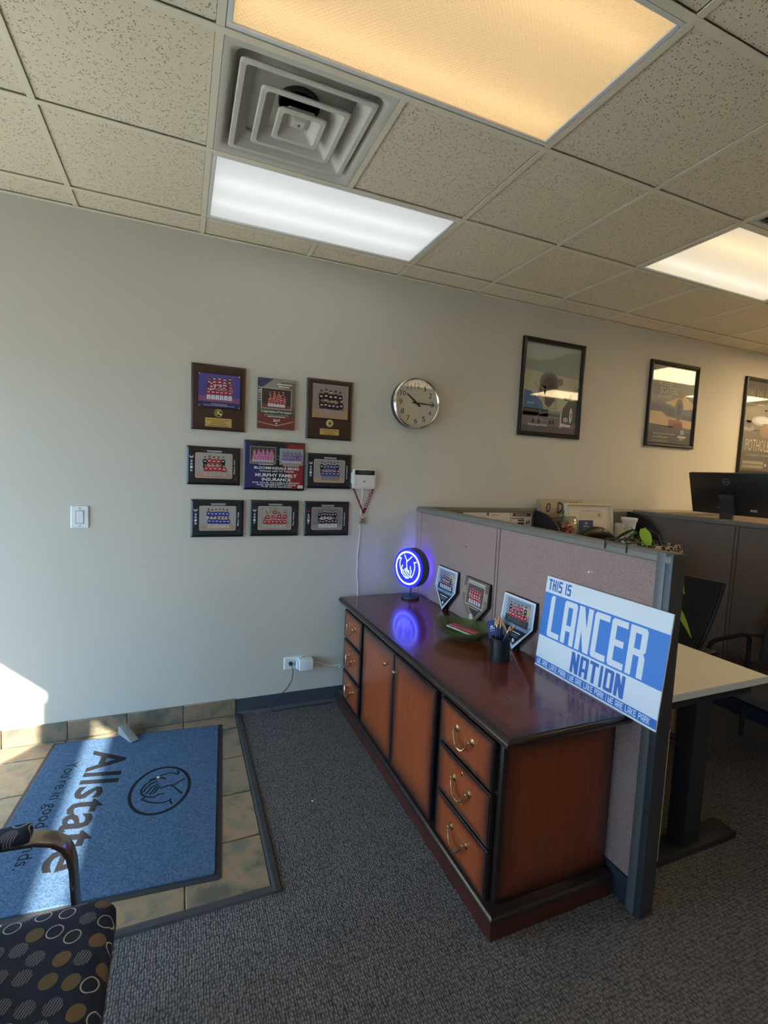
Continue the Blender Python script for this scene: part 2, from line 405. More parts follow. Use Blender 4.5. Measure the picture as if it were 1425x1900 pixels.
    def obj(s, name, mats, parent=None, bevel=0.0, segs=2, smooth=False, ang=38):
        return link(name, s.mesh(name, mats, bevel, segs, smooth, ang), parent)

def link(name, me, parent=None, loc=None, rot=None):
    o = bpy.data.objects.new(name, me); COL.objects.link(o)
    if parent: o.parent = parent
    if loc: o.location = loc
    if rot: o.rotation_euler = rot
    return o
def tag(o, label=None, cat=None, group=None, kind=None):
    if label: o['label'] = label
    if cat: o['category'] = cat
    if group: o['group'] = group
    if kind: o['kind'] = kind
    return o
def thing(name, label, cat, loc=(0, 0, 0), rot=(0, 0, 0), group=None):
    return tag(link(name, None, None, loc, rot), label, cat, group)
def struct(o): o['kind'] = 'structure'; return o
def rrect(x0, y0, x1, y1, r, n=4):
    pts = []
    for cx, cy, a0 in ((x1 - r, y1 - r, 0), (x0 + r, y1 - r, 90), (x0 + r, y0 + r, 180), (x1 - r, y0 + r, 270)):
        for k in range(n + 1):
            a = R(a0 + 90 * k / n); pts.append((cx + r * math.cos(a), cy + r * math.sin(a)))
    return pts

# ------------------------------------------------------------------ flat print builder
_tx = {}
def text_mesh(s, bold=0.0, shear=0.0):
    key = (s, bold, shear)
    if key not in _tx:
        cu = bpy.data.curves.new('glyphs', 'FONT'); cu.body = s; cu.offset = bold; cu.shear = shear; cu.resolution_u = 2
        ob = bpy.data.objects.new('glyphs', cu); COL.objects.link(ob)
        dg = bpy.context.evaluated_depsgraph_get(); ev = ob.evaluated_get(dg); me = ev.to_mesh()
        v = [(p.co.x, p.co.y) for p in me.vertices]; f = [list(p.vertices) for p in me.polygons]
        ev.to_mesh_clear(); bpy.data.objects.remove(ob); bpy.data.curves.remove(cu)
        xs = [p[0] for p in v] or [0, 1]; ys = [p[1] for p in v] or [0, 1]
        _tx[key] = (v, f, (min(xs), min(ys), max(xs), max(ys)))
    return _tx[key]
BLK = {  # condensed block capitals on a 1 x 1 cell: list of polygons; s = stem, t = bar
}
def blk(ch, s=0.34, t=0.15):
    c = 0.10; k = 0.06
    L = [(0, 0), (s, 0), (s, 1), (0, 1)]; Rr = [(1 - s, 0), (1, 0), (1, 1), (1 - s, 1)]
    def bar(y, x0=0, x1=1): return [(x0, y), (x1, y), (x1, y + t), (x0, y + t)]
    Lc = [(0, k), (c, 0), (s, 0), (s, 1), (c, 1), (0, 1 - k)]; Rc = [(1 - s, 0), (1 - c, 0), (1, k), (1, 1 - k), (1 - c, 1), (1 - s, 1)]
    Lt = [(0, 0), (s, 0), (s, 1), (c, 1), (0, 1 - k)]; Rt = [(1 - s, 0), (1, 0), (1, 1 - k), (1 - c, 1), (1 - s, 1)]
    B, T = bar(0, c, 1 - c), bar(1 - t, c, 1 - c)
    m = 0.44
    return {
        'L': [Lc, bar(0, c, 1)], 'A': [Lt, Rt, T, bar(m - t, 0, 1)], 'N': [L, Rr, [(0, 1), (s * 1.15, 1), (1, 0), (1 - s * 1.15, 0)]],
        'C': [Lc, bar(0, c, 1), bar(1 - t, c, 1)], 'E': [Lc, bar(0, c, 1), bar(1 - t, c, 1), bar(m, 0, 0.86)],
        'R': [L, T, bar(1 - t, 0, 0.5), bar(m - .02, 0, .9), [(1 - s, m), (1, m + k + .04), (1, 1 - k), (1 - c, 1), (1 - s, 1)], [(1 - s, 0), (1, 0), (1, m - .04), (1 - c, m + .06), (1 - s, m + .06)]],
        'P': [L, T, bar(1 - t, 0, 0.5), bar(m - .02, 0, .9), [(1 - s, m - .02), (1 - c, m - .02), (1, m + k), (1, 1 - k), (1 - c, 1), (1 - s, 1)]],
        'T': [bar(1 - t), [(0.5 - s / 2, 0), (0.5 + s / 2, 0), (0.5 + s / 2, 1), (0.5 - s / 2, 1)]], 'H': [L, Rr, bar(m)],
        'I': [[(0.5 - s / 2, 0), (0.5 + s / 2, 0), (0.5 + s / 2, 1), (0.5 - s / 2, 1)]],
        'S': [bar(0, 0, 1 - c), bar(1 - t, c, 1), bar(m, 0.05, 0.95), [(0, m + k), (s, m), (s, 1), (c, 1), (0, 1 - k)], [(1 - s, 0), (1 - c, 0), (1, k), (1, m + t - k), (1 - s, m + t)]],
        'O': [Lc, Rc, B, T], 'K': [L, [(s, .42), (1 - s, 1), (1, 1), (s + .12, .42)], [(s, .62), (1 - s, 0), (1, 0), (s + .12, .62)]],
        'W': [L, Rr, bar(0), [(0.5 - s * .4, 0), (0.5 + s * .4, 0), (0.5 + s * .4, .72), (0.5 - s * .4, .72)]],
        '|': [[(.42, -.08), (.58, -.08), (.58, 1.08), (.42, 1.08)]]}[ch]

class Pr:
    """flat colour print: polygons on stacked sheets 0.25 mm apart; fn maps (u, v, height) to local 3-D"""
    def __init__(s, fn): s.fn = fn; s.g = G()
    def poly(s, pts, col, l=0, faces=None):
        c = lin(col); h = l * 0.00025
        s.g.add([s.fn(u, v, h) for u, v in pts], faces or [list(range(len(pts)))], 0, c); return s
    def rect(s, u0, v0, u1, v1, col, l=0): return s.poly([(u0, v0), (u1, v0), (u1, v1), (u0, v1)], col, l)
    def ell(s, u, v, ru, rv, col, l=0, n=16): return s.poly([(u + ru * math.cos(2 * PI * k / n), v + rv * math.sin(2 * PI * k / n)) for k in range(n)], col, l)
    def ring(s, u, v, ru, rv, w, col, l=0, n=48):
        pts = [(u + (ru - q) * math.cos(2 * PI * k / n), v + (rv - q) * math.sin(2 * PI * k / n)) for q in (0, w) for k in range(n)]
        return s.poly(pts, col, l, [(k, (k + 1) % n, n + (k + 1) % n, n + k) for k in range(n)])
    def line(s, pts, w, col, l=0):
        pts = [Vector(p) for p in pts]
        for j, (a, b) in enumerate(zip(pts, pts[1:])):
            d = (b - a); d = d.normalized() if d.length else Vector((1, 0)); n = Vector((-d.y, d.x)) * w / 2; e = d * w * 0.3
            s.poly([tuple(a - e + n), tuple(a - e - n), tuple(b + e - n), tuple(b + e + n)], col, l + .13 * j)
        return s
    def text(s, t, u0, v0, u1, v1, col, l=2, bold=0.0, shear=0.0, rot=False):
        """lettering fitted into the rectangle; rot: reads upwards"""
        v, f, (a, b, c, d) = text_mesh(t, bold, shear)
        W = max(c - a, 1e-6); H = max(d - b, 1e-6)
        if not rot: pts = [(u0 + (x - a) / W * (u1 - u0), v0 + (y - b) / H * (v1 - v0)) for x, y in v]
        else: pts = [(u1 - (y - b) / H * (u1 - u0), v0 + (x - a) / W * (v1 - v0)) for x, y in v]
        return s.poly(pts, col, l, f)
    def block(s, t, u0, v0, u1, v1, col, l=2, gap=0.12, stem=0.34, bar=0.15):
        wd = [0.42 if ch in 'I|' else (0.55 if ch == ' ' else (1.2 if ch == 'W' else 1.0)) for ch in t]
        tot = sum(wd) + gap * (len(t) - 1); k = (u1 - u0) / tot; x = u0
        for ch, w in zip(t, wd):
            if ch != ' ':
                q = stem * (1 if ch != 'I' else 2.2) * (0.8 if ch == 'W' else 1)
                for j, p in enumerate(blk(ch, min(q, .9), bar)): s.poly([(x + a * w * k, v0 + b * (v1 - v0)) for a, b in p], col, l + .14 * j)
            x += (w + gap) * k
        return s
    def obj(s, name, mat, parent):
        me = bpy.data.meshes.new(name); me.from_pydata(s.g.v, [], s.g.f); me.materials.append(MAT(mat))
        at = me.color_attributes.new('Col', 'FLOAT_COLOR', 'CORNER')
        for p, c in zip(me.polygons, s.g.c):
            for i in p.loop_indices: at.data[i].color = c
        return link(name, me, parent)

SKIN = [(206, 160, 132), (188, 140, 112), (160, 116, 92), (214, 172, 146)]
def team(p, u0, v0, u1, v1, bg, ground, shirt, pants, rows=(6, 6), l=1, coach=None, cap=None, logo=(226, 220, 220), gh=0.2, ov=0.62, seed=1, span=0.7):
    """a team portrait: rows of small figures in front of a backdrop"""
    rd = random.Random(seed); W = u1 - u0; H = v1 - v0
    p.rect(u0, v0, u1, v1, bg, l)
    p.rect(u0, v0, u1, v0 + gh * H, ground, l + 1)
    for k in range(5):
        p.ell(u0 + W * rd.uniform(.1, .9), v0 + H * rd.uniform(.45, .9), W * .08, H * .07, tuple(int(x * rd.uniform(.93, 1.05)) for x in bg), l + 1, 9)
    nr = len(rows); fh = H * (0.50 if nr < 3 else .44)
    for j, n in enumerate(rows):
        base = v0 + H * (0.08 + ov * (0.44 if nr < 3 else .30) * (nr - 1 - j)); L = l + 2 + j * 3
        sp = W * span / max(n, 1); st = u0 + W / 2 - sp * (n - 1) / 2 + (sp * .25 if j % 2 else 0)
        for i in range(n):
            u = st + sp * i; hgt = fh * rd.uniform(.93, 1.07); w = min(sp * .54, H * .085)
            sh = coach if (coach and j == 0 and i in (0, n - 1)) else shirt
            pa = (30, 30, 38) if sh is coach and coach else pants
            p.poly([(u - w * .8, base), (u - w * .1, base), (u - w * .05, base + hgt * .42), (u - w * .75, base + hgt * .42)], pa, L)
            p.poly([(u + w * .1, base), (u + w * .8, base), (u + w * .75, base + hgt * .42), (u + w * .05, base + hgt * .42)], pa, L)
            p.poly([(u - w * .9, base + hgt * .38), (u + w * .9, base + hgt * .38), (u + w * 1.1, base + hgt * .62), (u + w * .7, base + hgt * .78), (u - w * .7, base + hgt * .78), (u - w * 1.1, base + hgt * .62)], sh, L)
            p.rect(u - w * .5, base + hgt * .56, u + w * .5, base + hgt * .63, logo, L + 1)
            p.ell(u, base + hgt * .88, w * .52, hgt * .105, SKIN[rd.randrange(4)], L + 1, 8)
            p.poly([(u - w * .52, base + hgt * .91), (u + w * .52, base + hgt * .91), (u + w * .3, base + hgt * 1.0), (u - w * .3, base + hgt * 1.0)], cap or (50, 38, 32), L + 2)

HANDS = [[(-0.65, 0.53), (-0.55, 0.51), (-0.62, 0.38), (-0.66, 0.2), (-0.62, -0.03), (-0.53, -0.23), (-0.47, -0.39), (-0.44, -0.33), (-0.49, -0.13), (-0.49, 0.0), (-0.41, 0.11)],
    [(-0.3, 0.76), (-0.19, 0.57), (-0.1, 0.45), (-0.11, 0.29), (-0.07, 0.08), (-0.04, -0.09), (0.15, -0.19)], [(0.32, 0.74), (0.12, 0.55), (-0.02, 0.44), (-0.09, 0.34)],
    [(0.68, 0.45), (0.51, 0.37), (0.47, 0.42)], [(0.51, 0.37), (0.57, 0.17), (0.55, -0.02), (0.47, -0.28), (0.32, -0.53), (0.23, -0.43), (0.3, -0.15), (0.22, -0.01), (0.21, 0.13)],
    [(-0.37, -0.15), (-0.28, -0.35), (-0.1, -0.49), (0.02, -0.52)], [(-0.24, -0.1), (-0.13, -0.3), (0.11, -0.43)], [(-0.16, -0.03), (-0.06, -0.19), (0.16, -0.3)],
    [(-0.43, -0.36), (-0.29, -0.52), (-0.09, -0.62), (0.1, -0.58), (0.24, -0.42)], [(-.65, .53), (-.72, .46)]]
def hands(p, u, v, ru, rv, col, l, w, rw):
    p.ring(u, v, ru, rv, rw, col, l)
    for j, s in enumerate(HANDS): p.line([(u + a * ru, v + b * rv) for a, b in s], w, col, l + .2 + .17 * j)

# ------------------------------------------------------------------ room shell
U = 0.6096; CZ = 2.87
XL, XR, YF = -2.1, 8.6, -6.5
def shell():
    o = G().box(XL - .1, XR + .1, 0, .12, -.05, 3.0).obj('wall_back', 'paint_wall'); struct(o)
    g = G()
    for y0, y1, z0, z1 in ((-1.36, -1.25, -.05, 2.046), (-.12, 0, -.05, 3), (-1.25, -.12, -.05, .1), (-6.6, -.12, 2.046, 3), (-2.5, -2.31, -.05, 2.046), (-3.9, -2.5, -.05, 1.935), (-5.2, -3.9, -.05, 2.046), (-6.4, -5.2, -.05, .3), (-6.6, -6.4, -.05, 2.046)):
        g.box(XL - (.1 if z1 > 2.05 and z0 < 0 or (z0 < 0 and z1 > 2) else .012), XL, y0, y1, z0, z1)  # thin header and low panel leave a slot shaped for the sun streak
    struct(g.obj('wall_left', 'paint_wall'))
    struct(G().box(XL, XR, YF - .1, YF, -.05, 3).obj('wall_front', 'paint_wall'))
    struct(G().box(XR, XR + .1, YF - .1, 0, -.05, 3).obj('wall_right', 'paint_wall'))
    struct(G().box(-40, 40, -45, 30, -.30, -.16).obj('ground_outside', 'concrete'))
    # unseen storefront glazing; the windows are added for their daylight
    def glazing(name, mk, frame_boxes, pane_boxes):
        f = G()
        for b in frame_boxes: f.box(*b)
        o = struct(f.obj(name, 'alu', bevel=.003))
        for b in pane_boxes: G().box(*b).obj('pane', 'glass_pane', o)
        return o
    x0, x1 = XL - .03, XL; xm = XL - .012
    d = glazing('door_1', 0, [(x0, x1, -2.31, -2.25, 0, 2.05), (x0, x1, -1.41, -1.36, 0, 2.05), (x0, x1, -2.25, -1.41, 2.046, 2.09), (x0, x1, -2.25, -1.41, 0, .04)], [(xm - .003, xm + .003, -2.25, -1.41, .04, 2.05)])
    G().tube([(x1 + .0, -2.2, .95), (x1 + .06, -2.2, .97), (x1 + .06, -2.2, 1.2), (x1, -2.2, 1.22)], .012).obj('door_handle', 'alu', d, smooth=True)
    glazing('streak_slot', 0, [(x0, x1, -3.9, -2.5, 1.925, 1.937)], [(xm - .003, xm + .003, -3.9, -2.5, 1.937, 2.046)])  # unseen slot, shaped to throw the sun streak onto the mat
    glazing('added_window_2', 0, [(x0, x1, -6.4, -5.2, .3, .34), (x0, x1, -6.4, -5.2, 2.006, 2.046), (x0, x1, -5.82, -5.78, .34, 2.006)], [(xm - .003, xm + .003, -6.4, -5.82, .34, 2.006), (xm - .003, xm + .003, -5.78, -5.2, .34, 2.006)])  # unseen window, added to let more daylight into the room
    glazing('added_window_4', 0, [(x0, x1, -1.25, -1.21, .1, 2.046), (x0, x1, -.16, -.12, .1, 2.046)], [(xm - .003, xm + .003, -1.21, -.16, .1, 2.046)])  # unseen sidelight, added to make the left end of the wall glow
    # floor: slab, carpet around the tiled entry, entry tiles with joints
    fl = struct(G().box(XL - .1, XR + .1, YF - .1, .1, -.12, -.007).obj('floor', 'grout'))
    g = G().box(.862, XR, YF, 0, -.006, 0).box(XL, .862, YF, -1.382, -.006, 0)
    c = g.obj('carpet', 'carpet', fl); c['label'] = 'dark grey loop pile carpet'
    xs = [.842 - .3032 * k for k in range(11)]; xs[-1] = XL; ys = [-1.378, -1.08, -.776, -.471, -.166, -.012]
    xs = [x for x in xs if x > XL + .05] + [XL]
    for i in range(len(xs) - 1):
        for j in range(len(ys) - 1):
            w = xs[i] - xs[i + 1]; h = ys[j + 1] - ys[j]
            G().box(-w / 2 + .0025, w / 2 - .0025, -h / 2 + .0025, h / 2 - .0025, -.008, 0).obj('floor_tile', 'tile_slate', fl, bevel=.0025, segs=1).location = ((xs[i] + xs[i + 1]) / 2, (ys[j] + ys[j + 1]) / 2, random.uniform(0, .0008))
    struct(G().prism([(.842, 0), (.878, 0), (.872, .008), (.85, .011), (.842, .009)], 'y', -1.398, -.002).obj('trim_1', 'rubber_dark'))
    struct(G().prism([(-1.398, 0), (-1.362, 0), (-1.366, .009), (-1.376, .011), (-1.392, .008)], 'x', XL, .842).obj('trim_2', 'rubber_dark'))
    # skirting
    prof = [(0, 0), (-.016, 0), (-.013, .006), (-.006, .016), (-.004, .1), (0, .1)]
    struct(G().prism(prof, 'x', .845, XR).obj('baseboard_back', 'vinyl_base'))
    b = struct(G().box(XL, .842, -.006, 0, 0, .105).obj('baseboard_entry', 'grout'))
    bx = [.842, .5365, .2335, -.0625, -.3655, -.669, -.972, -1.275, -1.578, -1.88, XL]
    for i in range(10):
        w = bx[i] - bx[i + 1]
        G().box(-w / 2 + .002, w / 2 - .002, -.012, -.004, .001, .105).obj('skirting_tile', 'tile_slate', b, bevel=.002, segs=1).location = ((bx[i] + bx[i + 1]) / 2, 0, 0)
shell()

LIGHTS = {}   # cell (col,row) -> 2x4 fixtures occupy (col, col+1)
FIX = [(1, 1, 'lens_cool', 'tube_cool'), (1, 3, 'lens_warm', 'tube_warm'), (5, 2, 'lens_mixed', None), (9, 2, 'lens_room_fill', None), (9, 5, 'lens_room_fill', None), (5, 6, 'lens_front_fill', None), (1, 7, 'lens_front_fill', None), (12, 3, 'lens_room_fill', None)]  # entries after the mixed panel are out of view, added as fill
def ceiling():
    base = struct(G().box(XL - .1, XR + .1, YF - .1, .1, CZ + .16, CZ + .2).obj('ceiling', 'deck'))
    cols = list(range(-4, 15)); rows = list(range(0, 12))
    skip = set()
    for c, r, *_ in FIX: skip |= {(c, r), (c + 1, r)}
    skip |= {(1, 2), (5, 3)}
    full = G().box(.011, U - .011, .011, U - .011, .006, .018)
    for c in (0,): pass
    me = full.mesh('ceiling_tile', 'tile_ceiling', bevel=.003, segs=1)
    yr = lambda r: -.204 - (r - 1) * U      # grid line number r (line 1 is nearest the wall)
    for c in cols:
        for r in rows:
            if (c, r) in skip: continue
            x0, x1 = c * U, (c + 1) * U; y1, y0 = (yr(r), yr(r + 1)) if r else (0.0, yr(1))
            if x1 < XL + .05 or x0 > XR - .05 or y1 < YF + .05: continue
            cut = x0 < XL or x1 > XR or y0 < YF or r == 0
            if cut:
                a, b = max(x0, XL), min(x1, XR); lo = max(y0, YF)
                m = G().box(.011, b - a - .011, .011, y1 - lo - .011, .006, .018).mesh('ceiling_tile', 'tile_ceiling', bevel=.003, segs=1)
                link('ceiling_tile', m, base, (a, lo, CZ))
            else: link('ceiling_tile', me, base, (x0, y0, CZ + random.uniform(0, .0015)))
    prof = lambda w: [(-w, 0), (w, 0), (w, .003), (.003, .004), (.003, .03), (-.003, .03), (-.003, .004), (-w, .003)]
    for r in range(1, 12):
        y = yr(r)
        if y < YF: break
        o = G().prism(prof(.0125), 'x', XL, XR).obj('grid_runner', 'grid_metal', base); o.location = (0, y, CZ - .0012)
    for c in range(-3, 15):
        x = c * U
        if XL < x < XR:
            # runners stop where a 2x4 lamp or a 2x2 diffuser spans the cell
            segs = []; y = 0.0; r = 0
            edges = [0.0] + [yr(k) for k in range(1, 12) if yr(k) > YF] + [YF]
            for k in range(len(edges) - 1):
                inside = any(c == fc + 1 and k == fr for fc, fr, *_ in FIX)
                if not inside: segs.append((edges[k + 1], edges[k]))
            g = G()
            for a, b in segs: g.prism(prof(.0125), 'y', a, b)
            o = g.obj('grid_runner', 'grid_metal', base); o.location = (x, 0, CZ)
    o = G().prism([(0, 0), (-.022, 0), (-.022, .002), (-.002, .003), (-.002, .025), (0, .025)], 'x', XL, XR).obj('wall_angle', 'grid_metal', base); o.location = (0, 0, CZ - .002)
    return yr
YR = ceiling()

def troffer(c, r, lensm, tubem, label, group):
    x0, x1 = c * U + .014, (c + 2) * U - .014; y1, y0 = YR(r) - .014, YR(r + 1) + .014
    t = thing('ceiling_light', label, 'ceiling light', ((x0 + x1) / 2, (y0 + y1) / 2, CZ), group=group)
    w, h = (x1 - x0) / 2, (y1 - y0) / 2
    g = G()
    for a, b, c2, d in ((-w, w, -h, -h + .018), (-w, w, h - .018, h), (-w, -w + .018, -h + .018, h - .018), (w - .018, w, -h + .018, h - .018)): g.box(a, b, c2, d, .001, .012)
    g.obj('frame', 'white_enamel', t, bevel=.002, segs=1)
    g = G()
    W, Hh = w - .004, h - .004
    for a, b, c2, d, e, f in ((-W, W, -Hh, -Hh + .004, .012, .11), (-W, W, Hh - .004, Hh, .012, .11), (-W, -W + .004, -Hh, Hh, .012, .11), (W - .004, W, -Hh, Hh, .012, .11), (-W, W, -Hh, Hh, .108, .112)): g.box(a, b, c2, d, e, f)
    g.obj('housing', 'white_enamel', t)
    G().box(-w + .016, w - .016, -h + .016, h - .016, .008, .0105).obj('lens', lensm, t)
    return t, w, h
def fixtures():
    names = {0: 'white lit fluorescent ceiling panel beside the wall, below the square air diffuser', 1: 'large warm yellow fluorescent ceiling panel with prismatic lens next to the square air diffuser',
             2: 'half warm, half white ceiling panel over the cubicles with a sagging lens'}
    for i, (c, r, lm, tm) in enumerate(FIX):
        lab = names.get(i, 'unseen ceiling panel added to fill the office with light'); grp = None if i < 3 else 'unseen ceiling panels added as fill light'
        t, w, h = troffer(c, r, lm, tm, lab, grp)
        tubes = []
        if i == 0: tubes = [(-.085, 'tube_cool'), (.115, 'tube_cool')]
        elif i == 1: tubes = [(-.17, 'tube_warm'), (.19, 'tube_warm')]
        elif i == 2: tubes = [(-.12, 'tube_warm'), (.16, 'tube_cool')]
        for y, m in tubes: G().cyl((-w + .03, y, .06), (w - .03, y, .06), .013, n=10).obj('tube', m, t, smooth=True)
fixtures()

def diffuser():
    t = thing('air_diffuser', 'square stepped air diffuser between the warm and the white ceiling panel', 'air vent', (1.5 * U, (YR(2) + YR(3)) / 2, CZ))
    h = U / 2 - .014
    def sq(a, z, r=.02): return [(x, y, z) for x, y in rrect(-a, -a, a, a, r, 3)]
    g = G(); g.loft([sq(h, .012, .004), sq(h, .0, .004), sq(h - .022, .0, .01), sq(h - .034, .010, .04), sq(h - .050, .045, .05), sq(h - .055, .085, .05), sq(h - .01, .09, .05)], cap=False)
    g.obj('face_plate', 'vent_white', t, smooth=True, ang=50)
    G().box(-h + .01, h - .01, -h + .01, h - .01, .088, .10).obj('back_plate', 'vent_white', t)
    G().lathe([(.078, .0875), (.078, .07), (.074, .07), (.074, .0875)], 24).obj('duct_collar', 'duct_dark', t, smooth=True)
    for a, z in ((.238, -.002), (.160, -.008), (.090, -.012)):
        G().loft([sq(a, z, .012), sq(a - .004, z - .004, .012), sq(a - .020, z - .003, .012), sq(a - .027, z + .008, .012), sq(a - .060, z + .040, .02), sq(a - .056, z + .043, .02), sq(a - .010, z + .012, .012)], closed=True).obj('louver', 'vent_white', t, smooth=True, ang=40)
    G().loft([sq(.05, .028, .008), sq(.02, .002, .006), sq(.016, .002, .004)]).obj('center_cone', 'vent_white', t, smooth=True, ang=30)
    G().lathe([(.004, .002), (.004, -.001)], 10).obj('screw', 'duct_dark', t)
    t = thing('return_grille', 'square dark return air grille beside the half warm ceiling panel', 'air vent', (5.5 * U, (YR(3) + YR(4)) / 2, CZ))
    g = G()
    for a in ((-h, h, -h, -h + .03), (-h, h, h - .03, h), (-h, -h + .03, -h + .03, h - .03), (h - .03, h, -h + .03, h - .03)): g.box(*a, 0, .012)
    g.obj('frame', 'vent_white', t, bevel=.002, segs=1)
    G().box(-h + .02, h - .02, -h + .02, h - .02, .05, .055).obj('back_plate', 'duct_dark', t)
    for k in range(13):
        y = -h + .05 + k * (2 * h - .1) / 12; G().prism([(y, .004), (y + .004, .004), (y + .03, .04), (y + .026, .04)], 'x', -h + .03, h - .03).obj('slat', 'metal_grey', t)
diffuser()

# ------------------------------------------------------------------ credenza
def credenza():
    t = thing('credenza', 'dark cherry credenza with burnished edges, brass handles and two cupboard doors', 'credenza', (1.49, -1.83, 0))
    ox, oy = 1.49, -1.83
    L = lambda g: g.xf(Matrix.Translation((-ox, -oy, 0)))
    XB = 2.045
    L(G().box(1.532, XB, -1.795, -.082, .07, .70)).obj('body', 'cherry_dark', t, bevel=.003)
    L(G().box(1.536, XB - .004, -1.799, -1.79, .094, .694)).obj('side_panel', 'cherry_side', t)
    # plinth with moulding
    def ring(x, y0, y1, z): return [(x, y0, z), (XB, y0, z), (XB, y1, z), (x, y1, z)]
    L(G().loft([ring(1.494, -1.834, -.045, 0), ring(1.494, -1.834, -.045, .062)])).obj('plinth', 'cherry_plinth', t)
    L(G().loft([ring(1.490, -1.838, -.041, .062), ring(1.490, -1.838, -.041, .070), ring(1.498, -1.830, -.049, .078), ring(1.500, -1.828, -.051, .086), ring(1.530, -1.797, -.08, .092)])).obj('plinth_moulding', 'cherry_dark', t, smooth=True, ang=50)
    # moulded top
    L(G().loft([ring(1.525, -1.815, -.085, .690), ring(1.500, -1.852, -.062, .694), ring(1.492, -1.860, -.058, .700), ring(1.490, -1.863, -.054, .706), ring(1.486, -1.868, -.050, .712), ring(1.484, -1.871, -.048, .718), ring(1.486, -1.870, -.050, .724), ring(1.492, -1.866, -.054, .729), ring(1.495, -1.863, -.056, .734), ring(1.499, -1.860, -.06, .735)])).obj('top_moulding', 'cherry_dark', t, smooth=True, ang=50)
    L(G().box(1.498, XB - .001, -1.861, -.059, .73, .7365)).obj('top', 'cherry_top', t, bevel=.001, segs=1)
    L(G().prism([(1.520, .676), (1.532, .676), (1.532, .69), (1.510, .694)], 'y', -1.795, -.082)).obj('frieze_rail', 'cherry_dark', t)
    def front(name, y0, y1, z0, z1):
        """raised front: dark bevelled lip and burnished panel"""
        yc, zc = (y0 + y1) / 2, (z0 + z1) / 2; w, h = (y1 - y0) / 2, (z1 - z0) / 2
        o = G().loft([[(q, a * ww, b * hh) for a, b in ((-1, -1), (1, -1), (1, 1), (-1, 1))] for q, ww, hh in ((.018, w, h), (.004, w, h), (0, w - .004, h - .004), (.001, w - .006, h - .006))]).obj(name, 'cherry_dark', t, smooth=False)
        o.location = (1.509 - ox, yc - oy, zc)
        G().box(-.0005, .01, -w + .006, w - .006, -h + .006, h - .006).obj('panel', 'cherry_front', o)
        return o
    def pull(o, z=0.0):
        h = link('handle', None, o, (0, 0, z))
        for s in (-1, 1):
            G().lathe([(.0145, 0), (.0145, -.002), (.011, -.003), (.010, -.005), (.006, -.006), (.005, -.016), (.0065, -.018), (.004, -.021)], 16, (0, s * .053, .008), 'x').obj('rosette', 'brass_old', o, smooth=True).location = (0, 0, z)
        pts = []
        for k in range(13):
            a = k / 12; y = -.053 + .106 * a
            s_ = math.sin(PI * a); pts.append((-.018 - .010 * s_, y, .008 - .046 * min(1, s_ * 1.25) ** .8))
        G().tube(pts, [.0032 + .0016 * math.sin(PI * k / 12) for k in range(13)], 8).obj('bail', 'brass_old', o, smooth=True).location = (0, 0, z)
        bpy.data.objects.remove(h)
    for y0, y1 in ((-1.770, -1.404), (-.436, -.118)):
        for k, (z0, z1) in enumerate(((.490, .670), (.282, .478), (.086, .270))):
            o = front('drawer', y0, y1, z0, z1); pull(o, .012)
            if k == 1: G().lathe([(.008, 0), (.008, -.002), (.005, -.003), (.005, .001), (.001, .001)], 14, (-.0005, 0, .066), 'x').obj('lock', 'brass_old', o, smooth=True)
    for y0, y1, ky in ((-.926, -.479, -.85), (-1.358, -.932, -.965)):
        o = front('door', y0, y1, .086, .672)
        G().lathe([(.006, .002), (.005, -.010), (.004, -.012), (.010, -.016), (.0125, -.021), (.010, -.026), (.003, -.028)], 14, (0, ky - (y0 + y1) / 2, .592 - .379), 'x').obj('knob', 'brass_old', o, smooth=True)
    return t
credenza()

# ------------------------------------------------------------------ cubicle partitions
def partition(name, label, x0, x1, y0, y1, segs, fab, postend=None, top=1.34, group=None):
    """panel running along Y (or X when long in X); segs = seams along the run"""
    t = thing(name, label, 'partition', ((x0 + x1) / 2, (y0 + y1) / 2, 0), group=group)
    cx, cy = (x0 + x1) / 2, (y0 + y1) / 2; w, h = (x1 - x0) / 2, (y1 - y0) / 2
    alongY = h > w
    G().box(-w + .012, w - .012, -h + .002, h - .002, .0, top - .03).obj('core', 'metal_dark', t)
    for a, b in segs:
        if alongY: bb = (-w, w, a - cy, b - cy)
        else: bb = (a - cx, b - cx, -h, h)
        G().box(*bb, .115, top - .034).obj('fabric_panel', fab, t, bevel=.004)
        G().box(*bb, .004, .108).obj('kick_plate', 'kick_dark', t, bevel=.003)
    e = .006
    if alongY: pts = [(-w - e, top - .032), (w + e, top - .032), (w + e, top - .012), (w - .004, top), (-w + .004, top), (-w - e, top - .012)]; G().prism(pts, 'y', -h, h).obj('top_cap', 'metal_grey', t)
    else: pts = [(-h - e, top - .032), (h + e, top - .032), (h + e, top - .012), (h - .004, top), (-h + .004, top), (-h - e, top - .012)]; G().prism(pts, 'x', -w, w).obj('top_cap', 'metal_grey', t)
    if postend is not None:
        G().box(-w - .004, w + .004, postend[0] - cy, postend[1] - cy, .0, top + .001).obj('end_post', 'metal_dark', t, bevel=.006)
        G().box(-w - .007, w + .007, postend[1] - .034 - cy, postend[1] - cy, .0, top + .0015).obj('edge_trim', 'trim_grey', t, bevel=.003)
    return t
partition('partition', 'mauve fabric cubicle partition standing behind the cherry credenza', 2.058, 2.118, -1.95, -.003, [(-.075, -.006), (-.952, -.081), (-.978, -.958), (-1.892, -.984)], 'fabric_mauve', (-1.955, -1.896))
partition('partition', 'brown fabric cubicle partition behind the white desk, under the black monitor', 4.10, 4.16, -3.0, -.07, [(-.90, -.075), (-.925, -.906), (-1.9, -.931), (-2.995, -1.91)], 'fabric_brown')
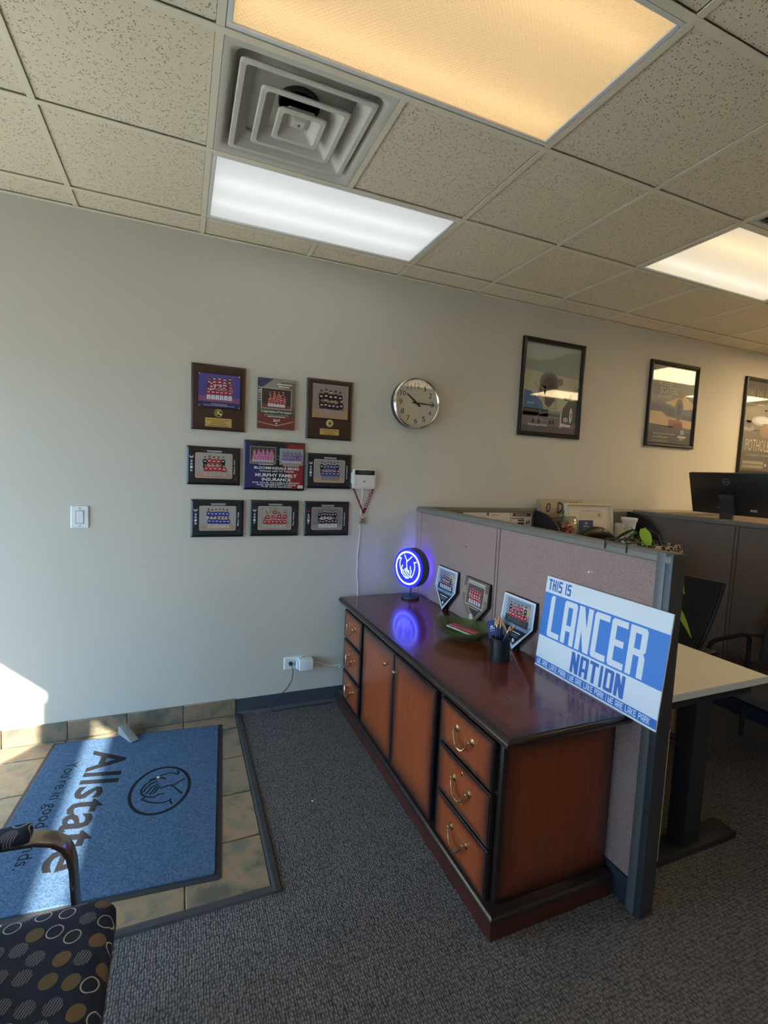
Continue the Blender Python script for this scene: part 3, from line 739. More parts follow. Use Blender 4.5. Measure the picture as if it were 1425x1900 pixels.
partition('partition', 'low cubicle panel along the wall with paper sheets pinned on it', 2.122, 4.094, -.06, -.004, [(2.126, 3.1), (3.11, 4.09)], 'fabric_brown')
partition('partition', 'low cubicle panel along the wall behind the black monitor', 4.164, 6.6, -.06, -.004, [(4.17, 5.3), (5.31, 6.59)], 'fabric_brown')
for y, z, s in ((-.66, 1.16, .004), (-1.595, 1.205, .006), (-1.61, 1.207, .004)):
    tag(G().sphere((0, 0, 0), (s * .5, s, s * .8), 8, 5).obj('push_pin', 'plastic_black' if y > -1 else 'plastic_white', smooth=True), 'small dark mark of a pin on the mauve partition' if y > -1 else 'tiny white pin stuck in the mauve partition', 'pin', None if y > -1 else 'white pins in the mauve partition').location = (2.056, y, z)

# ------------------------------------------------------------------ plaques on the wall
def wall_frame(cx, cz, tilt=0): return (cx, -.001, cz), (0, R(tilt), 0)
def facing(u, v, h): return (u, -h, v)
def plaque_board(t, w, h, d, mat, bev=.006):
    g = G(); W, H = w / 2, h / 2
    def q(a, b, y): return [(-a, y, -b), (a, y, -b), (a, y, b), (-a, y, b)]
    g.loft([q(W, H, 0), q(W, H, -d + bev * .6), q(W - bev * .4, H - bev * .4, -d + bev * .3), q(W - bev, H - bev, -d)])
    return g.obj('board', mat, t)
def plaques():
    G_ = 'sports team plaques on the wall'
    # two portrait walnut plaques
    for cx, cz, lab, bg, gr, sh, pa, seal, seed in ((.7135, 1.9645, 'walnut team plaque with a blue-backdrop photo and green seal', (74, 64, 140), (128, 74, 118), (156, 34, 66), (222, 216, 222), 'gold_disc', 3),
                                              (1.391, 1.9555, 'walnut team plaque with a grey-backdrop photo and round gold seal', (146, 134, 126), (178, 140, 96), (62, 28, 32), (170, 150, 140), 'silver_disc', 4)):
        t = thing('team_plaque', lab, 'plaque', (cx, -.001, cz), group=G_)
        w, h, d = .303, .378, .019
        plaque_board(t, w, h, d, 'plaque_walnut', .010)
        first = seed == 3
        p = Pr(lambda u, v, hh: facing(u, v, d + .0045 + hh))
        if first:
            x0, x1, z0, z1 = -.113, .118, -.055, .135
            G().box(x0 - .008, x1 + .008, -d - .004, -d, z0 - .006, z1 + .006).obj('acrylic_sheet', 'plastic_black', t, bevel=.001, segs=1)
            team(p, x0, z0 + .03, x1, z1, bg, gr, sh, pa, (5, 4, 6), 1, coach=(120, 30, 70), seed=seed, span=.62)
            p.rect(x0, z0, x1, z0 + .03, (42, 44, 88), 1); p.rect(x0 + .07, z0 + .016, x1 - .07, z0 + .020, (150, 152, 184), 3); p.rect(x0 + .03, z0 + .008, x1 - .03, z0 + .011, (170, 170, 200), 3)
        else:
            x0, x1, z0, z1 = -.118, .118, -.055, .158
            G().box(x0 - .004, x1 + .004, -d - .004, -d, z0 - .004, z1 + .004).obj('acrylic_sheet', 'plaque_edge', t, bevel=.001, segs=1)
            team(p, x0, z0, x1, z1, bg, gr, sh, pa, (5, 6), 1, coach=(54, 26, 30), seed=seed, gh=.26, span=.66)
        p.obj('photo', 'print_gloss', t)
        for a, b in ((x0 + .004, z0 + .004), (x1 - .004, z0 + .004), (x0 + .004, z1 - .004), (x1 - .004, z1 - .004)):
            G().lathe([(.004, -.0), (.004, -.003), (.001, -.004)], 10, (a, -d - .006, b), 'y').obj('stud', 'brass_plate', t, smooth=True)
        zc = -.088 if first else -.086
        s = G().lathe([(.024, 0), (.024, -.003), (.021, -.004), (.001, -.004)], 24, (0, -d, zc), 'y').obj('seal', seal, t, smooth=True)
        ps = Pr(lambda u, v, hh: facing(u, v, d + .0045 + hh))
        if first: ps.ell(0, zc, .019, .019, (46, 74, 36), 0); ps.ell(-.004, zc + .003, .008, .012, (196, 176, 80), 1); ps.ell(.010, zc - .007, .006, .006, (226, 226, 214), 2); ps.line([(-.012, zc - .01), (.008, zc + .014)], .003, (220, 214, 190), 2)
        else: ps.poly([(0, zc + .016), (.012, zc), (0, zc - .016), (-.012, zc)], (150, 124, 52), 0); ps.ell(0, zc, .005, .005, (60, 44, 24), 1, 8)
        ps.obj('seal_relief', 'print_gloss', s)
        z1p, z0p = (-.118, -.168) if first else (-.122, -.160)
        hw = .074 if first else .063
        G().box(-hw, hw, -d - .0015, -d, z0p, z1p).obj('name_plate', 'brass_plate', t)
        pn = Pr(lambda u, v, hh: facing(u, v, d + .0017 + hh)); n = 4 if first else 3
        for k in range(n):
            zz = z1p - (k + 1) * (z1p - z0p) / (n + .6); ww = hw * (.86, .5, .62, .8)[k]
            pn.rect(-ww, zz - .0018, ww, zz + .0012, (92, 68, 30), 0)
        pn.obj('engraving', 'print_matte', t)
    # canvas style plaque with ball park picture
    t = thing('team_plaque', 'unframed ballpark picture plaque dated 2017 with a red team photo', 'plaque', (1.0515, -.001, 1.960), group=G_)
    w, h, d = .229, .304, .016
    plaque_board(t, w, h, d, 'plaque_edge', .002)
    p = Pr(lambda u, v, hh: facing(u, v, d + .0006 + hh)); a, b = w / 2 - .001, h / 2 - .001
    p.rect(-a, -b, a, b, (92, 84, 76), 0); p.poly([(-a, b), (a, b), (a, b * .3), (-a, b * .45)], (150, 144, 130), 1); p.poly([(-a, b), (-a, b * .5), (-.02, b)], (54, 58, 90), 2)
    p.poly([(.02, b * .9), (a, b * .9), (a, -.02), (.06, .0)], (120, 104, 80), 2)
    for k in range(6): p.rect(-a, b * (.1 + .1 * k), -a + .02, b * (.14 + .1 * k), (190, 188, 180), 3)
    p.rect(-a, -b, a, -b * .42, (122, 52, 42), 2); p.poly([(-a, -b * .30), (a, -b * .36), (a, -b * .46), (-a, -b * .42)], (66, 74, 48), 3)
    p.line([(-.112, -.112), (0, -.132)], .003, (214, 200, 190), 4); p.line([(.105, -.10), (0, -.132)], .003, (214, 200, 190), 4)
    p.rect(-.094, -.030, .090, .094, (226, 214, 196), 4); team(p, -.091, -.027, .087, .091, (66, 52, 52), (124, 62, 44), (178, 24, 30), (224, 216, 212), (4, 5, 6), 5, coach=(60, 40, 40), seed=9, span=.6)
    p.text('In Appreciation of Your Support', -.092, -.058, .092, -.040, (236, 232, 224), 5, .012); p.text('2017', -.02, -.108, .022, -.092, (240, 236, 230), 5, .02)
    p.line([(-.07, -.078), (-.07, -.066), (.07, -.066), (.07, -.078)], .0022, (190, 186, 176), 5); p.rect(-.055, -.080, .055, -.073, (190, 186, 176), 5); p.rect(-.004, -.124, .004, -.114, (220, 214, 206), 5)
    p.rect(.0, .118, .09, .124, (236, 232, 224), 5); p.rect(.01, .104, .075, .110, (236, 232, 224), 5)
    p.obj('picture', 'print_gloss', t)
    # landscape black plaques
    rows = [(.691, 1.566, 'dark marbled team plaque 2016, red shirts with a man in black', '2016', 'Majors Red', (170, 158, 148), (178, 142, 116), (172, 32, 36), (190, 164, 146), (24, 22, 26), (5, 5), (36, 26, 26), 11),
            (1.400, 1.563, 'dark marbled team plaque 2015 with a blue-shirted team, next to the white device', '2015', 'International', (150, 144, 138), (178, 150, 122), (54, 62, 120), (126, 120, 132), (26, 26, 40), (6, 5), (22, 22, 26), 12),
            (.717, 1.253, 'dark marbled team plaque 2015, blue shirts, large players', '2015', 'Minor Cubs', (168, 158, 150), (174, 144, 120), (50, 58, 136), (198, 180, 166), None, (6, 6), (24, 28, 30), 13),
            (1.056, 1.2555, 'dark marbled team plaque 2017 with a red-shirted team in a pyramid', '2017', 'Minor Nationals', (158, 150, 138), (170, 150, 130), (176, 30, 40), (196, 176, 160), None, (1, 4, 6), (22, 22, 26), 14),
            (1.395, 1.2535, 'dark marbled team plaque 2017, maroon striped jerseys, red emblem', '2017', 'International', (130, 118, 118), (150, 140, 132), (52, 22, 34), (214, 208, 206), (26, 26, 30), (7, 6), (22, 22, 26), 15)]
    for cx, cz, lab, yr, side, bg, gr, sh, pa, co, rr, brd, seed in rows:
        t = thing('team_plaque', lab, 'plaque', (cx, -.001, cz), group=G_)
        w, h, d = .302, .225, .018
        plaque_board(t, w, h, d, 'frame_black', .012)
        p = Pr(lambda u, v, hh: facing(u, v, d + .0004 + hh)); a, b = w / 2 - .013, h / 2 - .013
        p.rect(-a, -b, a, b, brd, 0); rd = random.Random(seed)
        for k in range(26):
            u, v = rd.uniform(-a * .93, a * .93), rd.uniform(-b * .9, b * .9); q = rd.uniform(.7, 1.7)
            p.ell(u, v, rd.uniform(.004, .013), rd.uniform(.003, .010), tuple(min(90, int(x * q)) for x in brd), 1, 7)
        x0, x1, z0, z1 = -.102, .104, -.072, .074
        p.poly(rrect(x0 - .001, z0 - .001, x1 + .001, z1 + .001, .008), (206, 196, 184), 2)
        team(p, x0 + .001, z0 + .001, x1 - .001, z1 - .001, bg, gr, sh, pa, rr, 3, coach=co, seed=seed, span=.62 if len(rr) == 2 else .7, ov=.7)
        for k, ch in enumerate(yr): p.text(ch, -.130, .018 - k * .018, -.117, .031 - k * .018, (222, 222, 222), 3, .02)
        p.poly([(-.136, .058), (-.124, .050), (-.112, .058), (-.115, .044), (-.124, .040), (-.133, .044)], (190, 176, 170) if seed != 15 else (150, 34, 52), 3)
        p.text(side, .113, -.045, .122, .040, (224, 224, 224), 3, .012, rot=True)
        p.rect(-.04, .086, .046, .0895, (216, 216, 212), 3); p.rect(-.036, .080, .042, .0825, (200, 200, 196), 3)
        p.line([(.112, -.085), (.124, -.072), (.130, -.060)], .004, (70, 70, 74), 3); p.line([(.124, -.072), (.134, -.086)], .003, (70, 70, 74), 3)
        p.obj('picture', 'print_gloss', t)
    # big centre plaque
    t = thing('team_plaque', 'large blue and red thank-you plaque with two team photos and white lettering', 'plaque', (1.0495, -.001, 1.582), group=G_)
    w, h, d = .377, .302, .019
    plaque_board(t, w, h, d, 'frame_black', .012)
    p = Pr(lambda u, v, hh: facing(u, v, d + .0004 + hh)); a, b = w / 2 - .013, h / 2 - .013
    p.rect(-a, -b, a, b, (26, 22, 30), 0)
    n = 10
    for k in range(n):
        f0 = k / n; z0 = -b + 2 * b * k / n; z1 = z0 + 2 * b / n + .0005; wl = .055 + .06 * (1 - abs(f0 - .25)) - (.05 if f0 > .75 else 0); wr = .05 + .05 * (1 - abs(f0 - .4)) - (.0 if f0 < .8 else -.02)
        p.rect(-a, z0, -a + wl, z1, (40, 42, 92), 1); p.rect(-a + wl, z0, -a + wl + .02, z1, (32, 30, 62), 1); p.rect(a - wr, z0, a, z1, (138, 30, 36), 1); p.rect(a - wr - .02, z0, a - wr, z1, (84, 24, 32), 1)
    for x0, x1, z0, z1, sh, bg, gr, sd in ((-.150, .002, .012, .112, (190, 86, 150), (66, 66, 50), (104, 110, 70), 21), (.030, .174, .012, .108, (96, 70, 140), (150, 160, 150), (132, 140, 100), 22)):
        p.rect(x0 - .002, z0 - .002, x1 + .002, z1 + .002, (196, 192, 190), 2); team(p, x0, z0, x1, z1, bg, gr, sh, (206, 180, 206), (5, 7, 8), 3, seed=sd, span=.85, cap=sh)
    p.rect(-.10, .004, -.01, .008, (200, 200, 205), 3); p.rect(.05, .000, .15, .008, (180, 150, 150), 3)
    p.ring(.016, .052, .012, .014, .003, (120, 116, 116), 3, 18)
    wht = (228, 226, 228)
    for s, u0, u1, z0, z1, bd in (('BLOOMINGDALE BEARS', -.125, .150, -.022, -.006, .02), ('WOULD LIKE TO THANK', -.095, .120, -.038, -.028, .012), ('MURPHY FAMILY', -.118, .138, -.069, -.048, .02), ('INSURANCE', -.078, .100, -.094, -.075, .02),
                              ('FOR YOUR VALUABLE SUPPORT', -.135, .155, -.110, -.100, .01), ('AND GENEROSITY DURING', -.11, .132, -.122, -.113, .01), ('THE 2016 SEASON', -.082, .105, -.134, -.125, .01)):
        p.text(s, u0, z0, u1, z1, wht, 4, bd)
    p.rect(.145, -.135, .178, -.117, (226, 222, 218), 4); p.rect(.150, -.129, .173, -.124, (170, 166, 166), 5)
    p.obj('picture', 'print_gloss', t)
plaques()

# ------------------------------------------------------------------ light switch, outlet, cords
def electrics():
    t = thing('light_switch', 'white rocker light switch on the bare wall', 'light switch', (.004, -.001, 1.257))
    G().loft([[(x, y, z) for x, z in rrect(-a, -b, a, b, .003, 2)] for a, b, y in ((.0425, .061, 0), (.0425, .061, -.003), (.0385, .057, -.007))]).obj('plate', 'plastic_white', t)
    G().loft([[(-.0175, -.007, -.034), (.0175, -.007, -.034), (.0175, -.007, .034), (-.0175, -.007, .034)], [(-.0165, -.0075, -.033), (.0165, -.0075, -.033), (.0165, -.013, .033), (-.0165, -.013, .033)]]).obj('rocker', 'plastic_white', t)
    G().box(-.0195, .0195, -.0074, -.006, -.036, .036).obj('rocker_recess', 'metal_grey', t)
    for z in (.048, -.048): G().lathe([(.0035, 0), (.0035, -.001), (.001, -.0015)], 10, (0, -.007, z), 'y').obj('screw', 'paint_trim', t)
    t = thing('wall_outlet', 'white wall outlet with sideways plate above the dark skirting', 'outlet', (1.205, -.001, .298))
    G().loft([[(x, y, z) for x, z in rrect(-a, -b, a, b, .003, 2)] for a, b, y in ((.063, .041, 0), (.063, .041, -.003), (.059, .037, -.007))]).obj('plate', 'plastic_white', t)
    for x in (-.021, .021): G().lathe([(.016, -.006), (.016, -.0085), (.001, -.0085)], 16, (x, 0, 0), 'y').obj('socket', 'plastic_cream', t, smooth=True)
    t = thing('power_adapter', 'blocky white power adapter plugged into the wall outlet', 'adapter', (1.278, -.0105, .298))
    G().box(-.048, .044, -.062, 0, -.034, .034).obj('body', 'plastic_white', t, bevel=.005)
    G().box(-.062, -.048, -.050, -.012, -.026, .026).obj('plug_end', 'plastic_white', t, bevel=.004)
    pts = [(.044, -.03, .0), (.08, -.025, -.0), (.13, -.018, -.022), (.19, -.012, -.045), (.222, -.012, -.046), (.240, -.018, -.034), (.248, -.022, -.044), (.236, -.018, -.060), (.250, -.012, -.068), (.285, -.010, -.07)]
    G().tube(pts, .0028, 6).obj('cable', 'cord_white', t, smooth=True)
    t = thing('black_cable', 'thin black cord drooping from the outlet to the floor', 'cord', (1.184, -.0105, .298))
    G().lathe([(.013, 0), (.013, -.014), (.009, -.022), (.004, -.026)], 14, axis='y').obj('plug', 'cord_black', t, smooth=True)
    o = (1.184, -.0105, .298)
    pw = [(1.184, -.034, .298), (1.190, -.045, .285), (1.196, -.045, .25), (1.190, -.042, .20), (1.165, -.04, .15), (1.125, -.035, .108), (1.085, -.032, .075), (1.062, -.036, .035), (1.064, -.042, .010), (1.085, -.045, .004), (1.16, -.038, .004), (1.28, -.034, .004), (1.40, -.042, .004), (1.475, -.034, .004)]
    G().tube([(a - o[0], b - o[1], c - o[2]) for a, b, c in pw], .0026, 6).obj('cable', 'cord_black', t, smooth=True)
electrics()

# ------------------------------------------------------------------ clock
def clock():
    t = thing('wall_clock', 'round wall clock with chrome rim showing ten fifteen', 'clock', (1.988, -.001, 2.050))
    r = .170
    G().lathe([(r * .95, 0), (r, -.004), (r * 1.0, -.045), (r * .985, -.05)], 64, axis='y').obj('case', 'clock_case', t, smooth=True, ang=30)
    G().lathe([(r * 1.0, -.044), (r * 1.025, -.050), (r * 1.03, -.058), (r * 1.01, -.066), (r * .965, -.070), (r * .93, -.066), (r * .915, -.058), (r * .91, -.045)], 64, axis='y', cap=False).obj('rim', 'chrome', t, smooth=True, ang=60)
    fd = G().lathe([(r * .95, -.0502), (r * .95, -.0515)], 64, axis='y').obj('dial', 'mug_ceramic', t)
    p = Pr(lambda u, v, h: facing(u, v, .0518 + h)); ink = (34, 30, 30)
    for k in range(1, 13):
        a = R(90 - 30 * k); rr = r * .70; u, v = rr * math.cos(a), rr * math.sin(a); s = str(k); hw = .0125 if len(s) == 1 else .019
        if s == '1': hw = .005
        if s == '11': hw = .014
        p.text(s, u - hw, v - .0175, u + hw, v + .0175, ink, 1, -.0)
        p.ell(r * .855 * math.cos(a), r * .855 * math.sin(a), .0032, .0032, ink, 1, 8)
    for k in range(60):
        a = R(6 * k); c, s_ = math.cos(a), math.sin(a); p.line([(r * .865 * c, r * .865 * s_), (r * .885 * c, r * .885 * s_)], .0011, (120, 110, 96), 1)
    p.rect(-.030, .0535, .018, .0560, (172, 164, 142), 1)
    p.obj('numerals', 'print_matte', t)
    def hand(nm, ang, ln, tail, w, y):
        g = G().prism([(-w, -tail), (w, -tail), (w * .55, ln), (-w * .55, ln)], 'y', -y, -y - .0015)
        o = g.obj(nm, 'ink_black', t); o.rotation_euler = (0, R(ang), 0)
    hand('hour_hand', -52, .094, .032, .0068, .0545); hand('minute_hand', 91, .135, .034, .0048, .0565)
    G().lathe([(.007, -.051), (.007, -.0590), (.002, -.0595)], 14, axis='y').obj('hub', 'ink_black', t, smooth=True)
    G().lathe([(r * .912, -.0605), (r * .912, -.0615)], 64, axis='y').obj('glass', 'glass_clock', t)
clock()

# ------------------------------------------------------------------ framed posters
def poster(cx, cz, w, h, label, draw):
    t = thing('framed_poster', label, 'poster', (cx, -.001, cz), (0, 0, 0))
    f = .034; d = .022; W, H = w / 2, h / 2
    def q(a, y): return [(-W + a, y, -H + a), (W - a, y, -H + a), (W - a, y, H - a), (-W + a, y, H - a)]
    G().loft([q(0, 0), q(0, -d), q(.004, -d - .004), q(.014, -d - .005), q(.024, -d), q(f, -d + .008), q(f, -.004)], cap=False).obj('frame', 'frame_black', t)
    p = Pr(lambda u, v, hh: facing(u, v, .008 + hh)); draw(p, W - f + .002, H - f + .002); p.obj('print', 'print_glazed', t)
    return t
def draw_cart(p, a, b):
    p.rect(-a, -b, a, b, (142, 150, 142), 0)
    p.poly([(-a, .13), (a, .10), (a, -.18), (-a, -.16)], (176, 174, 152), 1)
    p.poly([(-a, -.02), (-a, -.16), (-.07, -.16), (-.09, -.10), (-.20, -.03)], (46, 104, 150), 2)
    p.rect(-.235, -.125, -.16, -.112, (120, 150, 180), 3)
    p.rect(-a, -.23, -.02, -.155, (52, 46, 54), 2); p.rect(-a, -.21, a, -.185, (74, 84, 84), 2); p.rect(-.02, -.185, a, -.165, (110, 134, 132), 3)
    p.rect(-a, -b, a, -.215, (104, 92, 104), 3); p.rect(-a, -b, a, -.285, (70, 64, 76), 4)
    # shopping trolley
    for s in (([(-.175, .035), (-.14, .01), (-.115, -.11), (-.10, -.19)], .006), ([(-.14, .01), (.05, -.03), (.04, -.15), (-.10, -.14)], .006), ([(-.10, -.19), (.06, -.165), (.055, -.13)], .005), ([(-.16, -.235), (.02, -.245)], .006), ([(-.10, -.19), (-.15, -.235)], .006)): p.line(s[0], s[1], (128, 128, 124), 8)
    for k in range(6): p.line([(-.12 + .03 * k, .0 - .006 * k), (-.10 + .027 * k, -.14)], .0025, (120, 118, 114), 8)
    for u in (-.165, -.11, .0, .03): p.ell(u, -.252, .014, .018, (30, 28, 34), 9, 10)
    # dark soft figure riding in the trolley (a blur in the photograph)
    for k, (u, v, ru, rv, c) in enumerate(((-.03, .045, .095, .085, (112, 110, 102)), (-.025, .045, .078, .068, (88, 84, 80)), (-.03, .03, .062, .058, (66, 62, 60)), (-.02, .05, .045, .04, (52, 48, 48)), (-.09, -.01, .035, .045, (72, 64, 60)), (.075, .062, .03, .03, (130, 104, 98)))): p.ell(u, v, ru, rv, c, 4 + k if k < 4 else 7, 20)
    p.poly([(-.09, .02), (.03, .02), (.035, -.08), (-.02, -.14), (-.06, -.12), (-.07, -.04)], (70, 58, 54), 7)
    # parked car
    p.poly([(a, .05), (.17, -.07), (.12, -.14), (.11, -.24), (.15, -.27), (a, -.25)], (52, 60, 74), 6); p.poly([(a, .05), (a, -.06), (.185, -.075)], (120, 140, 150), 7)
    p.line([(.235, .05), (.17, -.07)], .004, (60, 60, 60), 8); p.ell(.145, -.062, .020, .013, (24, 26, 30), 9, 10)
    p.ell(.205, -.185, .022, .082, (26, 24, 26), 8, 20); p.ell(.203, -.185, .015, .062, (206, 198, 190), 9, 20); p.ell(.203, -.185, .006, .025, (90, 86, 84), 10, 10)
    p.rect(.098, -.29, .112, -.17, (196, 190, 190), 9)
    p.text('Are you in good hands?', -.215, -.292, -.03, -.268, (216, 220, 214), 12, .012)
    p.text('Allstate', .10, -.278, .205, -.250, (236, 232, 226), 12, .025, .25); p.ell(.152, -.222, .022, .018, (120, 160, 176), 11, 20); p.ring(.152, -.222, .022, .018, .004, (214, 222, 224), 12, 24)
def draw_boat(p, a, b):
    p.rect(-a, -b, a, b, (124, 126, 116), 0)
    p.poly([(-a, b), (a, b), (a, .18), (-a, .2)], (132, 122, 116), 1); p.ell(.02, .27, .07, .04, (92, 104, 116), 2, 14); p.ell(-.18, .13, .10, .06, (104, 112, 116), 2, 14)
    p.poly([(-a, .03), (-.15, .035), (.0, .0), (a, -.02), (a, -.13), (-a, -.06)], (92, 100, 120), 3); p.poly([(-a, .005), (-.1, .0), (.1, -.06), (a, -.09), (a, -.13), (-a, -.06)], (66, 72, 96), 4)
    p.poly([(-.10, .02), (.02, .06), (.15, .10), (a, .03), (a, -.01), (.12, -.03), (.0, .0)], (196, 176, 138), 5)
    p.poly([(-a, -.06), (-.12, -.06), (-.06, -.10), (a, -.12), (a, -.20), (-a, -.17)], (190, 164, 122), 5)
    p.poly([(-.03, -.12), (.14, -.13), (.16, -.19), (-.03, -.19)], (142, 88, 72), 6); p.poly([(.04, -.15), (.15, -.15), (.15, -.20), (.03, -.20)], (112, 58, 52), 7)
    p.poly([(-a, -.17), (a, -.19), (a, -b), (-a, -b)], (62, 66, 82), 6); p.rect(-a, -b, a, -.235, (50, 50, 54), 7)
    for k, (ru, rv, c) in enumerate(((.055, .10, (104, 100, 106)), (.038, .08, (78, 78, 92)), (.02, .055, (52, 54, 72)))): p.ell(.09, -.03, ru, rv, c, 7 + k, 18)
    p.ell(.10, .10, .04, .03, (132, 108, 96), 8, 14)
    lt = (212, 206, 190)
    p.block('RECKLESS', -.185, .165, -.02, .205, lt, 10, .2, .26, .12)
    p.text('BOATERS', -.165, .095, .06, .155, lt, 10, -.012); p.text('ARE MAYHEM', -.195, .058, -.02, .085, lt, 10, -.006)
    p.text('Ask us how to protect your boat', -.215, -.262, .06, -.240, (206, 200, 190), 10); p.text('on and off the water.', -.215, -.288, -.02, -.268, (206, 200, 190), 10); p.rect(-.22, -.318, -.02, -.310, (120, 112, 104), 10)
    p.ell(.155, -.225, .022, .019, (130, 156, 166), 10, 20); p.ring(.155, -.225, .022, .019, .004, (214, 220, 220), 11, 24); p.text('Allstate', .095, -.278, .205, -.252, (232, 226, 214), 11, .025, .25); p.text('BOAT', .128, -.296, .172, -.284, (226, 220, 210), 11, .02)
def draw_road(p, a, b):
    p.rect(-a, -b, a, b, (58, 50, 42), 0); rd = random.Random(5)
    for k in range(30): p.ell(rd.uniform(-a * .9, a * .9), rd.uniform(-.1, .3), rd.uniform(.02, .07), rd.uniform(.008, .02), tuple(int(x * rd.uniform(.75, 1.25)) for x in (58, 50, 42)), 1, 9)
    for u in (-.19, -.055, .08, .2):
        p.line([(u - .035, .36), (u - .045, .32), (u - .035, .28)], .006, (150, 142, 128), 3); p.line([(u + .035, .36), (u + .045, .32), (u + .035, .28)], .006, (150, 142, 128), 3)
        for k in range(3): p.rect(u - .024, .335 - k * .016, u + .024, .341 - k * .016, (150, 142, 128), 3)
    for u in (-.18, -.02, .14): p.rect(u - .06, .21, u + .05, .216, (170, 160, 142), 3); p.rect(u - .06, .232, u + .04, .235, (120, 112, 100), 3)
    p.ell(.02, .06, .16, .05, (140, 146, 154), 3, 24); p.ell(.03, .065, .12, .035, (186, 192, 200), 4, 24); p.ell(.08, -.03, .09, .07, (112, 74, 54), 4, 20)
    p.poly([(-a, .0), (-.16, -.02), (-.12, .01), (-.10, -.03), (-.17, -.05), (-a, -.04)], (110, 104, 96), 3)
    p.text('POTHOLES', -.205, -.235, .205, -.125, (190, 178, 160), 5, -.015); p.rect(-a, -b, a, -.245, (34, 29, 26), 2)
    p.text('A SUSPENSEFUL THRILLER', -.19, -.283, .19, -.270, (170, 160, 142), 5)
    p.rect(-.225, -.365, .10, -.335, (120, 110, 94), 5); p.rect(-.225, -.405, .10, -.375, (112, 102, 88), 5); p.ell(.135, -.37, .016, .016, (150, 146, 138), 5)
poster(3.175, 2.270, .604, .736, 'black framed advertising poster of a shopping trolley beside a parked car', draw_cart)
poster(4.527, 2.269, .612, .736, 'black framed advertising poster about boaters with a wave and boats', draw_boat)
poster(5.80, 2.175, .60, .928, 'tall black framed dark poster with large pale POTHOLES lettering', draw_road)

# ------------------------------------------------------------------ white device with ribbon medal and cable
def device():
    t = thing('wifi_device', 'small white device with dark display strip mounted beside the plaques', 'device', (1.641, -.002, 1.521))
    G().prism(rrect(-.082, -.066, .082, .066, .018, 5), 'y', 0, -.026).obj('body', 'plastic_cream', t, bevel=.003)
    G().prism(rrect(-.068, -.054, .072, .026, .006, 3), 'y', -.0262, -.028).obj('face', 'plastic_cream', t, bevel=.001, segs=1)
    G().prism(rrect(-.068, .027, .072, .058, .004, 3), 'y', -.0262, -.0275).obj('display', 'matte_black', t)
    p = Pr(lambda u, v, h: facing(u, v, .0285 + h)); p.rect(-.040, .044, .050, .050, (70, 76, 82), 0); p.rect(-.030, .034, .040, .040, (60, 64, 70), 0); p.poly([(-.010, -.020), (.006, -.020), (.010, -.012), (-.004, -.012)], (70, 64, 62), 0); p.rect(-.05, -.058, .05, -.0565, (190, 184, 176), 0)
    p.obj('markings', 'print_matte', t)
    G().box(-.090, -.081, -.02, -.004, -.03, .04).obj('side_grip', 'plastic_white', t, bevel=.002)
    m = thing('ribbon_medal', 'square metal medal on a red and black ribbon hanging below the white device', 'medal', (1.650, -.004, 1.246))
    def strap(x0, z0, x1, z1, w): 
        d = Vector((x1 - x0, z1 - z0)).normalized(); n = Vector((-d.y, d.x)) * w / 2
        return G().prism([(x0 + n.x, z0 + n.y), (x0 - n.x, z0 - n.y), (x1 - n.x, z1 - n.y), (x1 + n.x, z1 + n.y)], 'y', -.002, -.0035)
    for x, w in ((-.078, .010), (.064, .020)): strap(x, .215, .002, .045, w).obj('ribbon', 'ribbon', m)
    p = Pr(lambda u, v, h: facing(u, v, .0037 + h)); n = Vector((.064 - .002, .215 - .045)).normalized()
    for k, ch in enumerate('BASEBALL'):
        c = Vector((.002, .045)) + n * (.045 + k * .0165); p.text(ch, c.x - .007, c.y - .005, c.x + .007, c.y + .006, (226, 220, 224), 0, .02)
    p.obj('ribbon_lettering', 'print_matte', m)
    G().box(-.026, .024, -.006, -.001, -.030, .027).obj('medal', 'silver_disc', m, bevel=.002)
    p = Pr(lambda u, v, h: facing(u, v, .0065 + h)); p.ring(0, -.004, .014, .014, .004, (84, 78, 56), 0, 18); p.ell(-.008, .015, .006, .006, (226, 222, 206), 1, 10); p.line([(-.018, -.02), (.016, .018)], .004, (110, 102, 78), 0); p.line([(.016, -.02), (-.016, .012)], .003, (90, 84, 62), 0)
    p.obj('relief', 'print_gloss', m)
    G().tube([(.0 + .005 * math.cos(a), -.004, .034 + .008 * math.sin(a)) for a in [2 * PI * k / 12 for k in range(12)]], .0015, 6, closed=True).obj('ring', 'chrome_satin', m, smooth=True)
    pts = [(1.636, -.012, 1.46), (1.640, -.006, 1.42), (1.634, -.005, 1.37), (1.636, -.005, 1.30), (1.630, -.005, 1.22), (1.632, -.005, 1.15), (1.626, -.005, 1.07), (1.620, -.005, 1.0), (1.624, -.005, .93), (1.620, -.005, .88), (1.632, -.006, .80), (1.630, -.008, .745), (1.634, -.03, .70)]
    tag(G().tube(pts, .0023, 6).obj('white_cable', 'cord_white', smooth=True), 'thin white cable running down the wall from the white device', 'cable')
device()

